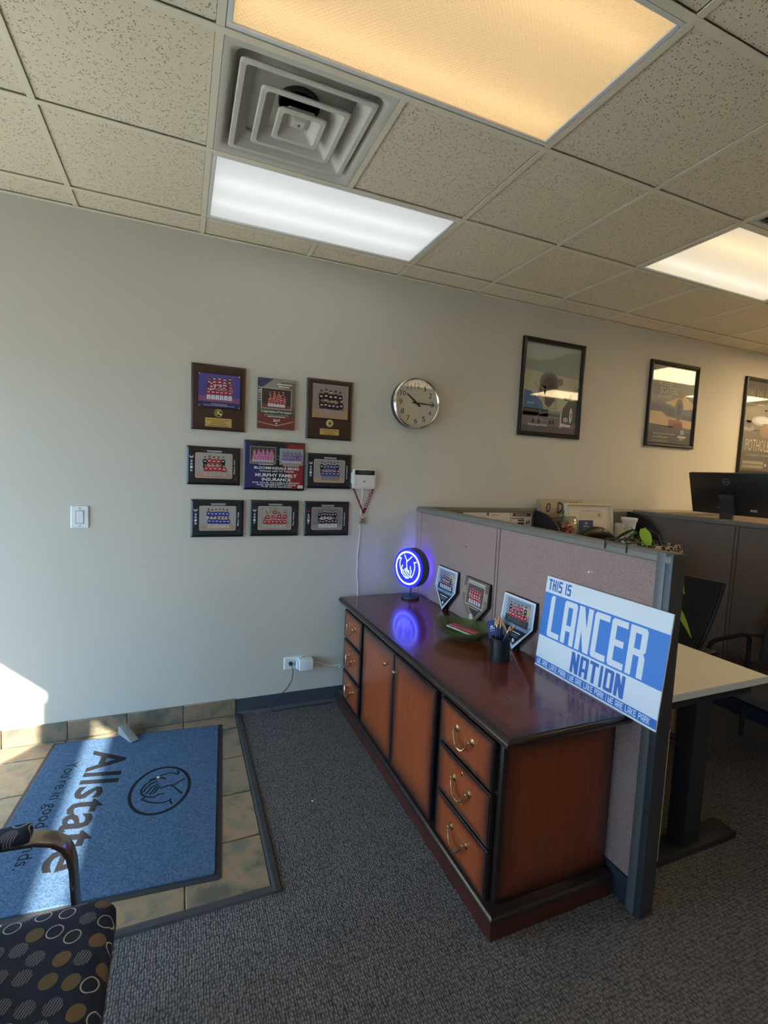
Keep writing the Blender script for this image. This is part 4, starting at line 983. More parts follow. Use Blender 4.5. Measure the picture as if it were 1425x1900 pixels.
# ------------------------------------------------------------------ illuminated round sign on the credenza
TOPZ = .7365
def neon():
    a = R(200.5); t = thing('illuminated_sign', 'round blue glowing tabletop sign with white hands emblem on the credenza', 'sign', (1.945, -.188, TOPZ), (0, 0, a - R(90) + PI))
    # local: face looks to -y
    rr = .131; zc = .208; d = .036
    G().lathe([(rr * .97, -d + .004), (rr, -d + .008), (rr, d - .004), (rr * .97, d)], 64, (0, 0, zc), 'y').obj('drum', 'steel_lamp', t, smooth=True, ang=30)
    f = G().lathe([(rr * .985, -d + .003), (rr * .985, -d - .002)], 64, (0, 0, zc), 'y').obj('face', 'neon_blue', t)
    p = Pr(lambda u, v, h: facing(u, v, d + .0024 + h)); hands(p, 0, zc, rr * .86, rr * .86, (255, 255, 255), 0, rr * .05, rr * .09)
    e = G(); e.v = p.g.v; e.f = p.g.f; e.m = [0] * len(p.g.f); e.c = [None] * len(p.g.f)
    e.obj('emblem', 'neon_white', f)
    G().lathe([(rr * .90, d + .001), (rr * .90, d + .004)], 48, (0, 0, zc), 'y').obj('back_light', 'neon_back', t)
    G().cyl((0, 0, .018), (0, 0, zc - rr + .006), .006, n=12).obj('stem', 'steel_lamp', t, smooth=True)
    G().lathe([(.055, .0), (.062, .004), (.062, .014), (.056, .019), (.012, .021), (.008, .026)], 40).obj('base', 'steel_lamp', t, smooth=True, ang=40)
neon()

# ------------------------------------------------------------------ home plate plaques leaning on the partition
def homeplate(y, label, kind, seed, hgt=.262, w=.250):
    """local frame: u along -Y (to the right when seen from the credenza front), v up, leaning back on the partition"""
    t = thing('home_plate_plaque', label, 'plaque', (2.012, y, TOPZ), (0, R(6.5), 0), 'home plate plaques on the credenza')
    pts = [(-w / 2, .135), (0, .0), (w / 2, .135), (w / 2 * .96, hgt), (-w / 2 * .96, hgt)]
    G().prism([(-u, v + .001) for u, v in pts], 'x', 0, .022).obj('board', 'matte_black', t, bevel=.002, segs=1)
    p = Pr(lambda u, v, h: (-.0004 - h, -u, v))
    ins = lambda k: [(u * (1 - k), (v - .15) * (1 - k) + .15) for u, v in pts]
    if kind == 'silver':
        p.poly(ins(.02), (226, 226, 230), 0); p.poly(ins(.10), (176, 182, 192), 1); p.poly([(-.098, .118), (0, .024), (.098, .118)], (34, 38, 46), 2)
        p.poly([(-.112, .138), (-.085, .108), (.085, .108), (.112, .138)], (120, 146, 176), 3)
        sh = (90, 34, 40) if seed == 31 else (190, 28, 40)
        team(p, -.085, .125, .088, .245, (138, 142, 150), (60, 58, 60), sh, (206, 204, 206) if seed == 31 else (92, 88, 90), (5, 6) if seed == 31 else (5, 6), 4, coach=(40, 36, 44), seed=seed, span=.8, gh=.3)
        p.ell(.06, .205, .03, .03, (196, 170, 128), 5, 14); p.rect(-.045, .088, .045, .092, (226, 228, 232), 5); p.rect(-.035, .076, .03, .079, (150, 154, 160), 5); p.rect(-.025, .067, .025, .070, (150, 154, 160), 5); p.ell(0, .048, .008, .010, (232, 232, 234), 5, 12); p.ell(.0, .120, .012, .007, (110, 130, 110), 5, 10)
    else:
        p.poly(ins(.01), (126, 106, 86), 0); p.poly([(-w / 2 * .95, hgt * .97), (w / 2 * .95, hgt * .97), (w / 2 * .97, .2), (-w / 2 * .97, .2)], (104, 92, 78), 1)
        p.poly([(-.115, .15), (.115, .15), (0, .03)], (142, 116, 92), 1); p.poly([(-.06, .11), (.07, .11), (.02, .055)], (62, 54, 48), 2); p.ell(-.01, .05, .02, .02, (206, 196, 182), 3, 12)
        for u in (-.11, .10): p.rect(u - .012, .165, u + .014, .21, (170, 140, 104), 2)
        p.rect(-.086, .112, .086, .236, (226, 204, 186), 3); team(p, -.082, .116, .082, .232, (96, 78, 76), (110, 90, 84), (192, 26, 32), (214, 206, 208), (5, 5), 4, seed=seed, span=.72)
        p.rect(-.085, .241, .085, .250, (200, 186, 160), 4); p.rect(-.05, .100, .05, .104, (190, 178, 160), 4)
    p.obj('picture', 'print_gloss', t)
    G().prism([(.022, .10), (.040, .004), (.036, .0), (.022, .08)], 'y', -.008, .008).obj('easel_foot', 'matte_black', t)
homeplate(-.500, 'home plate plaque with silver border and maroon team, nearest the glowing sign', 'silver', 31)
homeplate(-.825, 'home plate plaque with brown ballpark border and red team, behind the glass bowl', 'brown', 32)
homeplate(-1.195, 'home plate plaque with silver border and red team, behind the brush cup', 'silver', 33)

# ------------------------------------------------------------------ glass bowl, papers, cup with brushes
def tabletop():
    t = thing('glass_bowl', 'oval green glass bowl holding cards on the credenza', 'bowl', (1.868, -.985, TOPZ), (0, 0, R(-62)))
    prof = [(.035, .0), (.05, .003), (.052, .008), (.075, .018), (.115, .042), (.132, .066), (.134, .070), (.130, .070), (.112, .046), (.072, .023), (.03, .014), (.001, .013)]
    G().loft([[(1.22 * r * math.cos(2 * PI * k / 40), .98 * r * math.sin(2 * PI * k / 40), z + (.005 * math.cos(2 * (2 * PI * k / 40)) if r > .1 else 0)) for k in range(40)] for r, z in prof]).obj('bowl', 'glass_green', t, smooth=True, ang=60)
    def card(nm, mat, w, h, loc, rot, lab, th=.004):
        o = G().box(-w / 2, w / 2, -h / 2, h / 2, 0, th).obj(nm, mat, None); o.location = loc; o.rotation_euler = rot; tag(o, lab, 'card'); return o
    card('paper_stack', 'paper_white', .15, .07, (1.862, -.975, TOPZ + .038), (R(-10), R(4), R(-68)), 'pale cards lying in the green glass bowl', .006)
    card('pink_card', 'pink_paper', .16, .052, (1.872, -.985, TOPZ + .049), (R(-8), R(4), R(-66)), 'bright pink paper slip lying in the green glass bowl', .003)
    o = card('blue_card', 'navy_card', .066, .10, (1.940, -1.146, TOPZ + .097), (R(38), R(-20), R(-38)), 'navy blue card leaning on the rim of the glass bowl', .002)
    p = Pr(lambda u, v, h: (u, v, .0022 + h)); p.rect(-.024, .0, .020, .005, (214, 222, 236), 0); p.rect(-.024, -.012, .024, -.009, (190, 202, 226), 0); p.ell(-.012, .014, .007, .007, (200, 212, 230), 0, 12)
    p.obj('card_print', 'print_matte', o)
    t = thing('pencil_cup', 'black wire mesh cup full of paint brushes on the credenza', 'pencil cup', (1.872, -1.29, TOPZ))
    r = .043; hgt = .105
    G().lathe([(r, .002), (r, hgt)], 32, cap=False).obj('mesh_wall', 'cup_mesh', t, smooth=True)
    G().lathe([(r + .001, 0), (r + .001, .004), (.001, .004)], 32).obj('base', 'matte_black', t)
    G().tube([(r * math.cos(2 * PI * k / 32), r * math.sin(2 * PI * k / 32), hgt) for k in range(32)], .0024, 8, closed=True).obj('rim', 'matte_black', t, smooth=True)
    rd = random.Random(4)
    bs = [(-.012, .030, -.010, .034, .190), (.002, .022, .004, .030, .200), (-.020, .012, -.012, .018, .188), (.010, .008, .012, .014, .195), (-.004, .016, .0, .006, .186), (.016, .024, .014, .020, .184),
          (-.022, .014, .014, -.045, .172), (-.006, .032, .034, -.048, .178), (.004, .018, .01, .004, .178)]
    for k, (bx, by, tx, ty, ln) in enumerate(bs):
        b = thing('paint_brush', 'navy paint brush leaning out sideways from the mesh cup' if ty < -.03 else 'navy handled paint brush with tan bristles standing upright in the mesh cup', 'paint brush', (1.872, -1.29, TOPZ), group='brushes in the mesh cup')
        A = Vector((bx * .9, by * .9, .006)); B = Vector((tx, ty, ln)); D = (B - A).normalized()
        pt = lambda f: A + (B - A) * f
        G().tube([A, pt(.3), pt(.6), pt(.80)], [.0022, .0032, .0042, .0036], 8).obj('handle', 'brush_navy', b, smooth=True)
        G().tube([pt(.80), pt(.89)], [.0038, .0040], 8).obj('ferrule', 'ferrule', b, smooth=True)
        G().tube([pt(.89), pt(.96), pt(1.0)], [.0040, .0050, .0022], 8).obj('bristles', 'brush_bristle', b, smooth=True)
tabletop()

# ------------------------------------------------------------------ big sign
def lancer():
    w, h = .612, .408
    t = thing('yard_sign', 'blue and white THIS IS LANCER NATION sign leaning on the partition', 'sign', (2.006, -1.372, TOPZ), (0, R(5.5), 0))
    # u runs along -Y
    G().box(0, .005, -w, 0, 0, h).obj('board', 'plastic_white', t)
    p = Pr(lambda u, v, hh: (-.0003 - hh, -u, v)); bl = (62, 128, 206); b2 = (48, 106, 182); wh = (232, 232, 232)
    p.rect(0, 0, w, h, wh, 0)
    p.rect(0, h * .345, w, h * .825, bl, 1); p.rect(0, h * .018, w, h * .098, b2, 1)
    p.block('THIS IS', .016, h * .855, .150, h * .975, b2, 2, .16, .34, .18)
    p.block('LANCER', .045, h * .362, .532, h * .805, wh, 2, .14, .33, .135)
    p.block('NATION', .205, h * .118, .470, h * .325, b2, 2, .14, .34, .16)
    for k in range(3):
        u0 = .012 + k * .198; p.block('WE ARE LAKE PARK', u0, h * .030, u0 + .180, h * .088, (206, 222, 240), 2, .14, .30, .18)
        if k < 2: p.rect(u0 + .188, h * .026, u0 + .1905, h * .092, (206, 222, 240), 2)
    p.obj('print', 'print_matte', t)
lancer()

# ------------------------------------------------------------------ entrance mat and door wedge
def mat_():
    t = thing('entrance_mat', 'blue entrance mat with black rubber edge and printed lettering by the wall', 'door mat', (.272, -.651, .001), (0, 0, R(-4.4)))
    W, H = .885 / 2, 1.165 / 2
    G().loft([[(a, b, z) for a, b in rrect(-W - o, -H - o, W + o, H + o, .012, 3)] for o, z in ((.0, 0), (.0, .0015), (-.02, .004))]).obj('rubber_border', 'mat_rubber', t)
    G().prism(rrect(-W + .02, -H + .022, W - .024, H - .018, .010, 3), 'z', .002, .010).obj('pile', 'mat_blue', t, bevel=.002, segs=1)
    # u reads along -y, v along +x
    p = Pr(lambda u, v, h: (v, -u, .0103 + h)); k = (20, 20, 24)
    p.text('Allstate', -.441, -.215, .400, -.040, k, 0, .016, .12)
    p.text("You're in good hands.", -.352, -.330, .350, -.258, k, 0, .0)
    hands(p, -.018, .160, .183, .138, k, 0, .0085, .015)
    g = G(); g.v = p.g.v; g.f = p.g.f; g.m = [0] * len(g.f); g.c = [None] * len(g.f)
    g.obj('lettering', 'mat_black', t)
    w = thing('door_wedge', 'worn grey rubber door wedge lying on the blue mat', 'door wedge', (.248, -.105, .0118), (0, 0, R(-58)))
    g = G().prism([(-.072, 0), (.075, 0), (.075, .006), (-.055, .052), (-.072, .046)], 'y', -.022, .022)
    g.obj('body', 'rubber_wedge', w, bevel=.004)
    for x in (-.02, .01, .04): G().box(x, x + .006, -.0225, .0225, -.0012, .002).obj('tread_rib', 'rubber_wedge', w)
mat_()

# ------------------------------------------------------------------ upholstered armchair in the corner of the frame
def armchair():
    t = thing('armchair', 'armchair with navy circle-pattern upholstery and metal arms beside the mat', 'chair', (.11, -2.0, 0))
    # local origin under the seat centre, chair faces +x
    g = G(); xs0, xs1, ys = -.26, .262, .262
    rings = []
    for z, o, dx in ((.385, .03, 0), (.392, .008, 0), (.41, .0, 0), (.44, .0, 0), (.456, .010, 0), (.464, .026, 0), (.468, .055, 0)):
        rings.append([(x, y, z + (.006 * (1 - (y / ys) ** 2) if z > .45 else 0)) for x, y in rrect(xs0 + o, -ys + o, xs1 - o, ys - o, .05, 5)])
    g.loft(rings).obj('seat', 'upholstery', t, smooth=True, ang=70)
    back = G(); rings = []
    for z, o, x in ((.50, .012, -.262), (.52, 0, -.268), (.70, 0, -.30), (.84, .0, -.33), (.86, .014, -.334)):
        rings.append([(x + a, b, z) for a, b in rrect(-.035 + o, -.25 + o, .03 - o, .25 - o, .025, 3)])
    back.loft(rings).obj('backrest', 'upholstery', t, smooth=True, ang=70)
    G().box(-.25, .24, -.235, .235, .362, .386).obj('seat_frame', 'metal_dark', t, bevel=.004)
    for s in (1, -1):
        y = s * .292
        path = [(-.27, .60)] + [(-.20, .625), (-.10, .634), (.0, .636), (.08, .630), (.115, .618), (.138, .598), (.150, .572), (.156, .54), (.160, .46), (.166, .36), (.176, .18), (.186, .0)]
        rings = []
        for i, (x, z) in enumerate(path):
            a = Vector(path[max(i - 1, 0)]); b = Vector(path[min(i + 1, len(path) - 1)]); d = (b - a).normalized(); n = Vector((-d.y, d.x)) * .007; hw = .024
            rings.append([(x + n.x, y - hw, z + n.y), (x + n.x, y + hw, z + n.y), (x - n.x, y + hw, z - n.y), (x - n.x, y - hw, z - n.y)])
        G().loft(rings).obj('arm_frame', 'chrome_satin', t, bevel=.003)
        G().box(.14, .175, min(y, y - s * .06), max(y, y - s * .06), .362, .384).obj('arm_bracket', 'metal_dark', t)
        rings = []
        for x, k in ((-.25, .7), (-.24, 1), (.05, 1), (.064, .9), (.068, .6)):
            zc = .648 - .012 * max(0, (-.05 - x) / .2)
            rings.append([(x, y + a, zc + b) for a, b in rrect(-.029 * k, -.006 - .010 * k, .029 * k, -.006 + .020 * k, .012 * k, 3)])
        G().loft(rings).obj('arm_pad', 'upholstery', t, smooth=True, ang=60)
        G().tube([(-.27, y, .60), (-.262, y, .42), (-.275, y, .2), (-.30, y, 0)], .013, 10).obj('rear_leg', 'chrome_satin', t, smooth=True)
        G().tube([(-.29, y * .9, .52), (-.268, y, .45)], .012, 8).obj('back_support', 'chrome_satin', t, smooth=True)
armchair()

# ------------------------------------------------------------------ inside the first cubicle
def cubicle():
    # pinned sheets
    for k, (x0, x1, zt, h, lab, br) in enumerate(((2.40, 2.60, 1.312, .26, 'plain white sheet pinned to the low wall panel, next to the mauve partition', 0), (2.602, 2.818, 1.3235, .28, 'white sheet with a small green corner stamp pinned to the low wall panel', 1), (2.822, 3.018, 1.322, .26, 'printed sheet with dark header bar pinned to the low wall panel', 2))):
        t = thing('pinned_sheet', lab, 'paper', ((x0 + x1) / 2, -.062, zt - h / 2)); w = (x1 - x0) / 2
        G().box(-w, w, -.0012, 0, -h / 2, h / 2).obj('sheet', 'paper_white', t)
        p = Pr(lambda u, v, hh: facing(u, v, .0014 + hh)); T = h / 2
        if br == 0: p.rect(.02, T - .05, .07, T - .046, (150, 144, 136), 0)
        elif br == 1: p.rect(-w + .006, T - .04, -w + .022, T - .006, (54, 104, 86), 0); p.rect(-.07, T - .036, .0, T - .032, (110, 104, 98), 0); p.rect(-.02, T - .012, .09, T - .008, (170, 166, 158), 0); [p.rect(-.06, T - .07 - .02 * q, .06, T - .067 - .02 * q, (186, 178, 166), 0) for q in range(5)]
        else: p.rect(-w + .012, T - .042, w - .008, T - .016, (66, 58, 50), 0); p.rect(-.055, T - .036, .05, T - .022, (150, 140, 124), 1); p.ell(-w + .012, T - .028, .010, .012, (200, 194, 184), 1, 10); p.rect(-w + .004, T - .060, .03, T - .054, (60, 54, 50), 0); p.rect(-.03, T - .078, .03, T - .066, (66, 58, 54), 0); p.rect(-.032, T - .115, .03, T - .086, (66, 58, 54), 0); p.ell(.055, T - .09, .008, .016, (70, 64, 58), 0, 8); p.ell(.075, T - .085, .007, .018, (70, 64, 58), 0, 8)
        p.obj('print', 'print_matte', t)
    # shelf with curved black ends
    t = thing('wall_shelf', 'black shelf with quarter-round ends mounted on the low wall panel', 'shelf', (3.54, -.0615, 1.12))
    G().box(-.5, .498, -.30, 0, -.006, .010).obj('shelf_board', 'shelf_black', t, bevel=.002)
    G().box(-.485, .485, -.006, -.001, .010, .19).obj('back_panel', 'metal_grey', t)
    arc = [(0, -.03)] + [(-.30, -.03)] + [(-.30 * math.cos(R(90) * k / 12), .02 + .188 * math.sin(R(90) * k / 12)) for k in range(13)]
    for x in (-.5, .486): G().prism(arc, 'x', x, x + .014).obj('end_panel', 'shelf_black', t)
    SZ = 1.1305
    t = thing('day_counter_board', 'tan counter board reading 0 DAYS behind the certificate on the shelf', 'sign', (3.285, -.108, SZ), (R(-6), 0, 0))
    G().box(-.22, .22, 0, .024, 0, .292).obj('board', 'board_tan', t, bevel=.003)
    G().box(-.205, -.06, -.004, 0, .168, .276).obj('number_tile', 'board_tan', t, bevel=.002)
    p = Pr(lambda u, v, h: facing(u, v, .0044 + h)); k = (30, 26, 26)
    p.text('0', -.155, .185, -.110, .262, k, 0, .02, .25); p.obj('number', 'print_matte', t)
    p = Pr(lambda u, v, h: facing(u, v, .0006 + h)); p.text('DAYS', -.045, .180, .17, .270, k, 0, .02, .2); p.text('WITHOUT', -.12, .095, .15, .150, k, 0, .01); p.obj('lettering', 'print_matte', t)
    t = thing('glass_candy_jar', 'round glass jar with red sweets on the black shelf', 'jar', (3.175, -.272, SZ))
    G().lathe([(.05, 0), (.062, .004), (.082, .035), (.090, .08), (.086, .12), (.070, .155), (.060, .168), (.064, .176), (.058, .176), (.055, .166), (.066, .150), (.080, .118), (.084, .08), (.076, .038), (.05, .012), (.001, .010)], 28).obj('jar', 'glass_jar', t, smooth=True, ang=60)
    rd = random.Random(2)
    for k in range(22):
        a = rd.uniform(0, 2 * PI); q = rd.uniform(0, .045); o = G().sphere((0, 0, 0), (.018, .013, .012), 8, 6).obj('sweet', 'red_sweets', smooth=True); o.location = (3.175 + q * math.cos(a), -.272 + q * math.sin(a), SZ + .025 + .0048 * k); o.rotation_euler = (rd.uniform(-1, 1), rd.uniform(-1, 1), rd.uniform(0, 3))
        tag(o, 'red wrapped sweet in the round glass jar', 'sweet', 'sweets in the glass jar')
    o = G().box(-.045, .045, -.006, .006, 0, .055).obj('orange_packet', 'orange_paper', bevel=.006); o.location = (3.10, -.350, SZ); o.rotation_euler = (0, R(0), R(8)); tag(o, 'orange packet lying in front of the round glass jar', 'packet')
    t = thing('framed_certificate', 'cream framed certificate with a blue card tucked in, on the shelf', 'picture frame', (3.475, -.222, SZ + .003), (R(-9), 0, R(-3)))
    W, H = .232, .268
    def q(a, y): return [(-W + a, y, a), (W - a, y, a), (W - a, y, H - a), (-W + a, y, H - a)]
    G().loft([q(0, .018), q(0, 0), q(.004, -.004), q(.010, -.001), q(.014, -.004), q(.020, .004), q(.020, .014)], cap=False).obj('frame', 'frame_cream', t)
    p = Pr(lambda u, v, h: (u, .010 - h, v)); p.rect(-W + .018, .018, W - .018, H - .018, (216, 206, 186), 0); p.rect(-W + .05, .045, W - .06, H - .05, (226, 216, 196), 1)
    p.rect(-.08, H - .062, .12, H - .058, (120, 112, 98), 2); [p.rect(-.10 + .0 * k, H - .075 - .011 * k, .14, H - .073 - .011 * k, (166, 156, 136), 2) for k in range(5)]; p.ell(.10, H - .09, .016, .016, (170, 160, 140), 3, 14); p.obj('certificate', 'print_glazed', t)
    G().box(-.105, .03, .002, .004, .018, .135).obj('blue_card', 'navy_card', t)
    p = Pr(lambda u, v, h: (u, .0016 - h, v)); p.text('Allstate', -.065, .082, -.010, .096, (196, 208, 226), 0, .02); p.ell(-.038, .112, .010, .010, (170, 186, 210), 0, 14); p.rect(-.062, .062, -.014, .065, (190, 202, 222), 0); p.obj('card_print', 'print_matte', t)
    G().prism([(.018, .15), (.075, .0), (.080, .0), (.022, .16)], 'x', -.015, .015).obj('easel_leg', 'matte_black', t)
    # slouched pouch in front of the certificate
    t = thing('leather_pouch', 'slouched black leather pouch in front of the framed certificate', 'pouch', (3.43, -.318, SZ))
    rings = []
    for k in range(15):
        f = k / 14; x = -.19 + .38 * f; e = math.sin(PI * min(max(f, .001), .999)); hh = .012 + .098 * (e ** .75) * (1 - .18 * f); ww = .005 + .036 * e ** .6
        rings.append([(x, ww * math.cos(2 * PI * j / 14), max(0, hh * (.5 + .5 * math.sin(2 * PI * j / 14)))) for j in range(14)])
    G().loft(rings).obj('body', 'leather_black', t, smooth=True, ang=60)
    G().tube([(.02 + .002 * k, -.036 + .0 * k, .10 - .008 * k) for k in range(8)], .0035, 6).obj('zip', 'chrome_satin', t, smooth=True)
    t = thing('coffee_mug', 'tan ceramic mug next to the certificate on the shelf', 'mug', (3.735, -.255, SZ))
    G().lathe([(.030, 0), (.033, .003), (.036, .118), (.034, .119), (.031, .006), (.001, .005)], 24).obj('body', 'mug_ceramic', t, smooth=True)
    G().tube([(.034, 0, .10), (.055, 0, .098), (.064, 0, .07), (.055, 0, .042), (.033, 0, .034)], .005, 8).obj('handle', 'mug_ceramic', t, smooth=True)
    p = Pr(lambda u, v, h: (u, -.0362 - h, v)); p.rect(-.012, .078, .014, .082, (120, 104, 90), 0); p.rect(-.008, .066, .010, .068, (130, 114, 98), 0); p.obj('mug_print', 'print_matte', t)
    t = thing('foam_cup', 'white foam cup with lid at the end of the shelf', 'cup', (3.868, -.225, SZ))
    G().lathe([(.040, 0), (.055, .13), (.053, .13), (.001, .125)], 28).obj('body', 'foam_white', t, smooth=True, ang=50)
    G().lathe([(.058, .126), (.060, .130), (.060, .140), (.063, .143), (.063, .158), (.058, .160), (.001, .156)], 28).obj('lid', 'foam_white', t, smooth=True, ang=40)
    # hanging planter with leopard cloth pot
    t = thing('hanging_planter', 'leopard print planter with trailing pothos hung on the mauve partition', 'plant', (2.225, -1.72, 1.10))
    G().loft([[(x, y, z) for x, y in rrect(-.085 + o, -.10 + o, .085 - o, .10 - o, .03, 4)] for z, o in ((0, .02), (.01, .008), (.23, 0), (.245, .002), (.245, .012), (.21, .014))]).obj('pot', 'leopard', t, smooth=True, ang=60)
    G().prism(rrect(-.07, -.085, .07, .085, .02, 4), 'z', .20, .215).obj('soil', 'soil', t)
    for y in (-.05, .05): G().tube([(-.083, y, .12), (-.10, y, .15), (-.101, y, .245), (-.11, y, .252), (-.17, y, .252), (-.176, y, .245), (-.176, y, .215)], .003, 6).obj('hook', 'metal_dark', t, smooth=True)
    G().tube([(-.02, -.07, .24), (-.01, -.045, .275), (.0, .0, .290), (.01, .03, .27), (.012, .05, .24)], .006, 8).obj('strap', 'matte_black', t, smooth=True)
    def leaf(base, tip, w, mat, droop=.02, roll=0.0):
        b, e = Vector(base), Vector(tip); d = (e - b); ln = d.length; d.normalize(); up = Vector((0, 0, 1)); sd = d.cross(up)
        sd = Vector((0, 1, 0)) if sd.length < .2 else sd.normalized(); n = sd.cross(d).normalized()
        sd = (Matrix.Rotation(roll, 3, d) @ sd); n = sd.cross(d)
        pts = []; fs = []; N = 7
        for k in range(N + 1):
            f = k / N; ww = w * (math.sin(PI * min(1, f * .93 + .07)) ** .8) * (1.15 - .6 * f)
            c = b + d * ln * f + Vector((0, 0, -droop * f * f))
            if k == N: ww = .001
            pts += [c - sd * ww + n * ww * .25, c, c + sd * ww + n * ww * .25]
        for k in range(N):
            a = 3 * k; fs += [(a, a + 1, a + 4, a + 3), (a + 1, a + 2, a + 5, a + 4)]
        g = G().add(pts, fs); th = [tuple(Vector(p) - n * .0012) for p in pts]; g.add(th, [tuple(reversed(f)) for f in fs])
        g.obj('leaf', mat, t, smooth=True, ang=80)
    leaf((-.045, .030, .292), (-.082, .098, .236), .024, 'leaf_dark', .0, .2); leaf((-.05, .012, .285), (-.078, .045, .236), .022, 'leaf_dark', .0, -.2); leaf((-.045, -.005, .300), (-.085, -.078, .228), .022, 'leaf_light', .0, .3); G().tube([(-.01, .01, .21), (-.03, .03, .27), (-.04, .055, .30)], .002, 6).obj('stalk', 'leaf_dark', t, smooth=True); G().tube([(-.01, .0, .21), (-.03, -.01, .29), (-.05, -.02, .305)], .002, 6).obj('stalk', 'leaf_light', t, smooth=True)
    leaf((.02, .03, .23), (.06, .07, .26), .03, 'leaf_dark', .02); leaf((.03, -.03, .23), (.09, -.02, .25), .028, 'leaf_dark', .02)
    G().tube([(.0, -.06, .21), (.0, -.105, .22), (.0, -.125, .15), (.0, -.118, .05), (.01, -.122, -.02)], .0022, 6).obj('vine', 'leaf_dark', t, smooth=True)
    leaf((.0, -.118, .150), (.01, -.160, .085), .018, 'leaf_light', .01, .4); leaf((.0, -.125, .04), (.02, -.195, -.065), .014, 'leaf_light', .015, .5); leaf((.0, -.11, .17), (.03, -.085, .11), .02, 'leaf_dark', .01)
    # desk
    t = thing('standing_desk', 'white topped desk with black column leg inside the cubicle', 'desk', (2.56, -1.15, 0))
    G().box(-.41, .405, -.65, .75, .703, .735).obj('desk_top', ['desk_edge'], t, bevel=.002, segs=1)
    G().box(-.409, .404, -.649, .749, .7345, .7362).obj('laminate', 'desk_white', t)
    for y in (-.60, .62):
        G().box(-.05, .05, y - .04, y + .04, .03, .67).obj('leg_column', 'matte_black', t, bevel=.006)
        G().box(-.29, .28, y - .06, y + .045, .0, .03).obj('leg_foot', 'matte_black', t, bevel=.008)
        G().box(-.30, .30, y - .04, y + .04, .67, .702).obj('top_bracket', 'matte_black', t)
    G().box(-.04, .04, -.56, .58, .62, .67).obj('cross_beam', 'matte_black', t)
    t = thing('wood_plank', 'narrow pale wood plank with red end standing by the desk leg', 'plank', (2.315, -1.795, .031), (0, 0, 0))
    G().box(-.02, .02, -.012, .012, .0, .565).obj('plank', 'wood_pale', t, bevel=.002); G().box(-.021, .021, -.013, .013, .565, .635).obj('painted_end', 'paint_red', t, bevel=.002)
    t = thing('wooden_box', 'small pale wooden box fixed under the desk beside the black leg', 'box', (2.66, -1.735, .425)); G().box(-.03, .005, -.015, .15, 0, .155).obj('body', 'wood_pale', t, bevel=.003); G().box(-.03, .005, -.015, .15, .155, .243).obj('hanger_plate', 'matte_black', t)
    # mesh task chair
    t = thing('task_chair', 'black mesh task chair facing the white desk', 'chair', (3.12, -1.06, 0), (0, 0, R(4)))
    g = G(); rings = []
    for f in [k / 8 for k in range(9)]:
        z = .56 + .46 * f; x = .20 + .05 * math.sin(f * 2.2) + .05 * f; w = .165 + .07 * f
        rings.append([(x + a, b, z) for a, b in rrect(-.012, -w, .012, w, .010, 2)])
    G().loft(rings).obj('backrest', 'matte_black', t, smooth=True, ang=60)
    for s in (1, -1): G().tube([(.205 + .05 * math.sin(f * 2.2) + .05 * f, s * (.170 + .07 * f), .56 + .46 * f) for f in [k / 8 for k in range(9)]], .011, 8).obj('back_frame', 'plastic_black', t, smooth=True)
    G().loft([[(x, y, z) for x, y in rrect(-.23 + o, -.24 + o, .22 - o, .24 - o, .07, 4)] for z, o in ((.43, .03), (.44, 0), (.47, 0), (.485, .03))]).obj('seat', 'chair_grey', t, smooth=True, ang=60)
    G().tube([(.1, 0, .43), (.24, 0, .45), (.25, 0, .62)], .022, 8).obj('back_stem', 'plastic_black', t, smooth=True)
    G().cyl((0, 0, .08), (0, 0, .43), .026, n=14).obj('gas_column', 'matte_black', t, smooth=True)
    for k in range(5):
        a = R(72 * k + 15); c, s = math.cos(a), math.sin(a); G().tube([(0, 0, .10), (.16 * c, .16 * s, .085), (.27 * c, .27 * s, .07)], [.024, .018, .014], 8).obj('base_arm', 'plastic_black', t, smooth=True); G().sphere((.27 * c, .27 * s, .03), (.025, .025, .03), 10, 6).obj('caster', 'matte_black', t, smooth=True)
    for s in (1, -1): G().tube([(.12, s * .25, .45), (.11, s * .285, .50), (.08, s * .285, .63)], .014, 8).obj('arm_post', 'plastic_black', t, smooth=True); G().box(-.06, .16, s * .285 - .035, s * .285 + .035, .63, .655).obj('arm_rest', 'plastic_black', t, bevel=.010)
    # guest chair
    t = thing('guest_chair', 'grey upholstered guest chair with black tube arms against the brown partition', 'chair', (3.62, -1.52, 0))
    G().loft([[(x, y, z) for x, y in rrect(-.25 + o, -.25 + o, .23 - o, .25 - o, .06, 4)] for z, o in ((.40, .03), (.41, 0), (.45, 0), (.468, .03))]).obj('seat', 'chair_grey', t, smooth=True, ang=60)
    G().loft([[(x + a, b, z) for a, b in rrect(-.03 + o, -.25 + o, .03 - o, .25 - o, .028, 3)] for z, o, x in ((.50, .012, .24), (.52, 0, .245), (.70, 0, .27), (.82, .02, .29), (.85, .05, .295))]).obj('backrest', 'chair_grey', t, smooth=True, ang=60)
    for s in (1, -1):
        y = s * .285
        G().tube([(-.22, y, .0), (-.215, y, .40), (-.20, y, .60), (-.18, y, .645), (-.14, y, .66), (.10, y, .668), (.165, y, .660), (.185, y, .63), (.19, y, .40), (.20, y, 0)], .013, 10).obj('arm_leg_tube', 'matte_black', t, smooth=True)
        G().tube([(.17, y, .66), (.25, y * .85, .66)], .010, 8).obj('back_support', 'matte_black', t, smooth=True)
    G().tube([(-.215, -.285, .385), (-.215, .285, .385)], .011, 8).obj('front_rail', 'matte_black', t, smooth=True); G().tube([(.19, -.285, .385), (.19, .285, .385)], .011, 8).obj('rear_rail', 'matte_black', t, smooth=True)
cubicle()

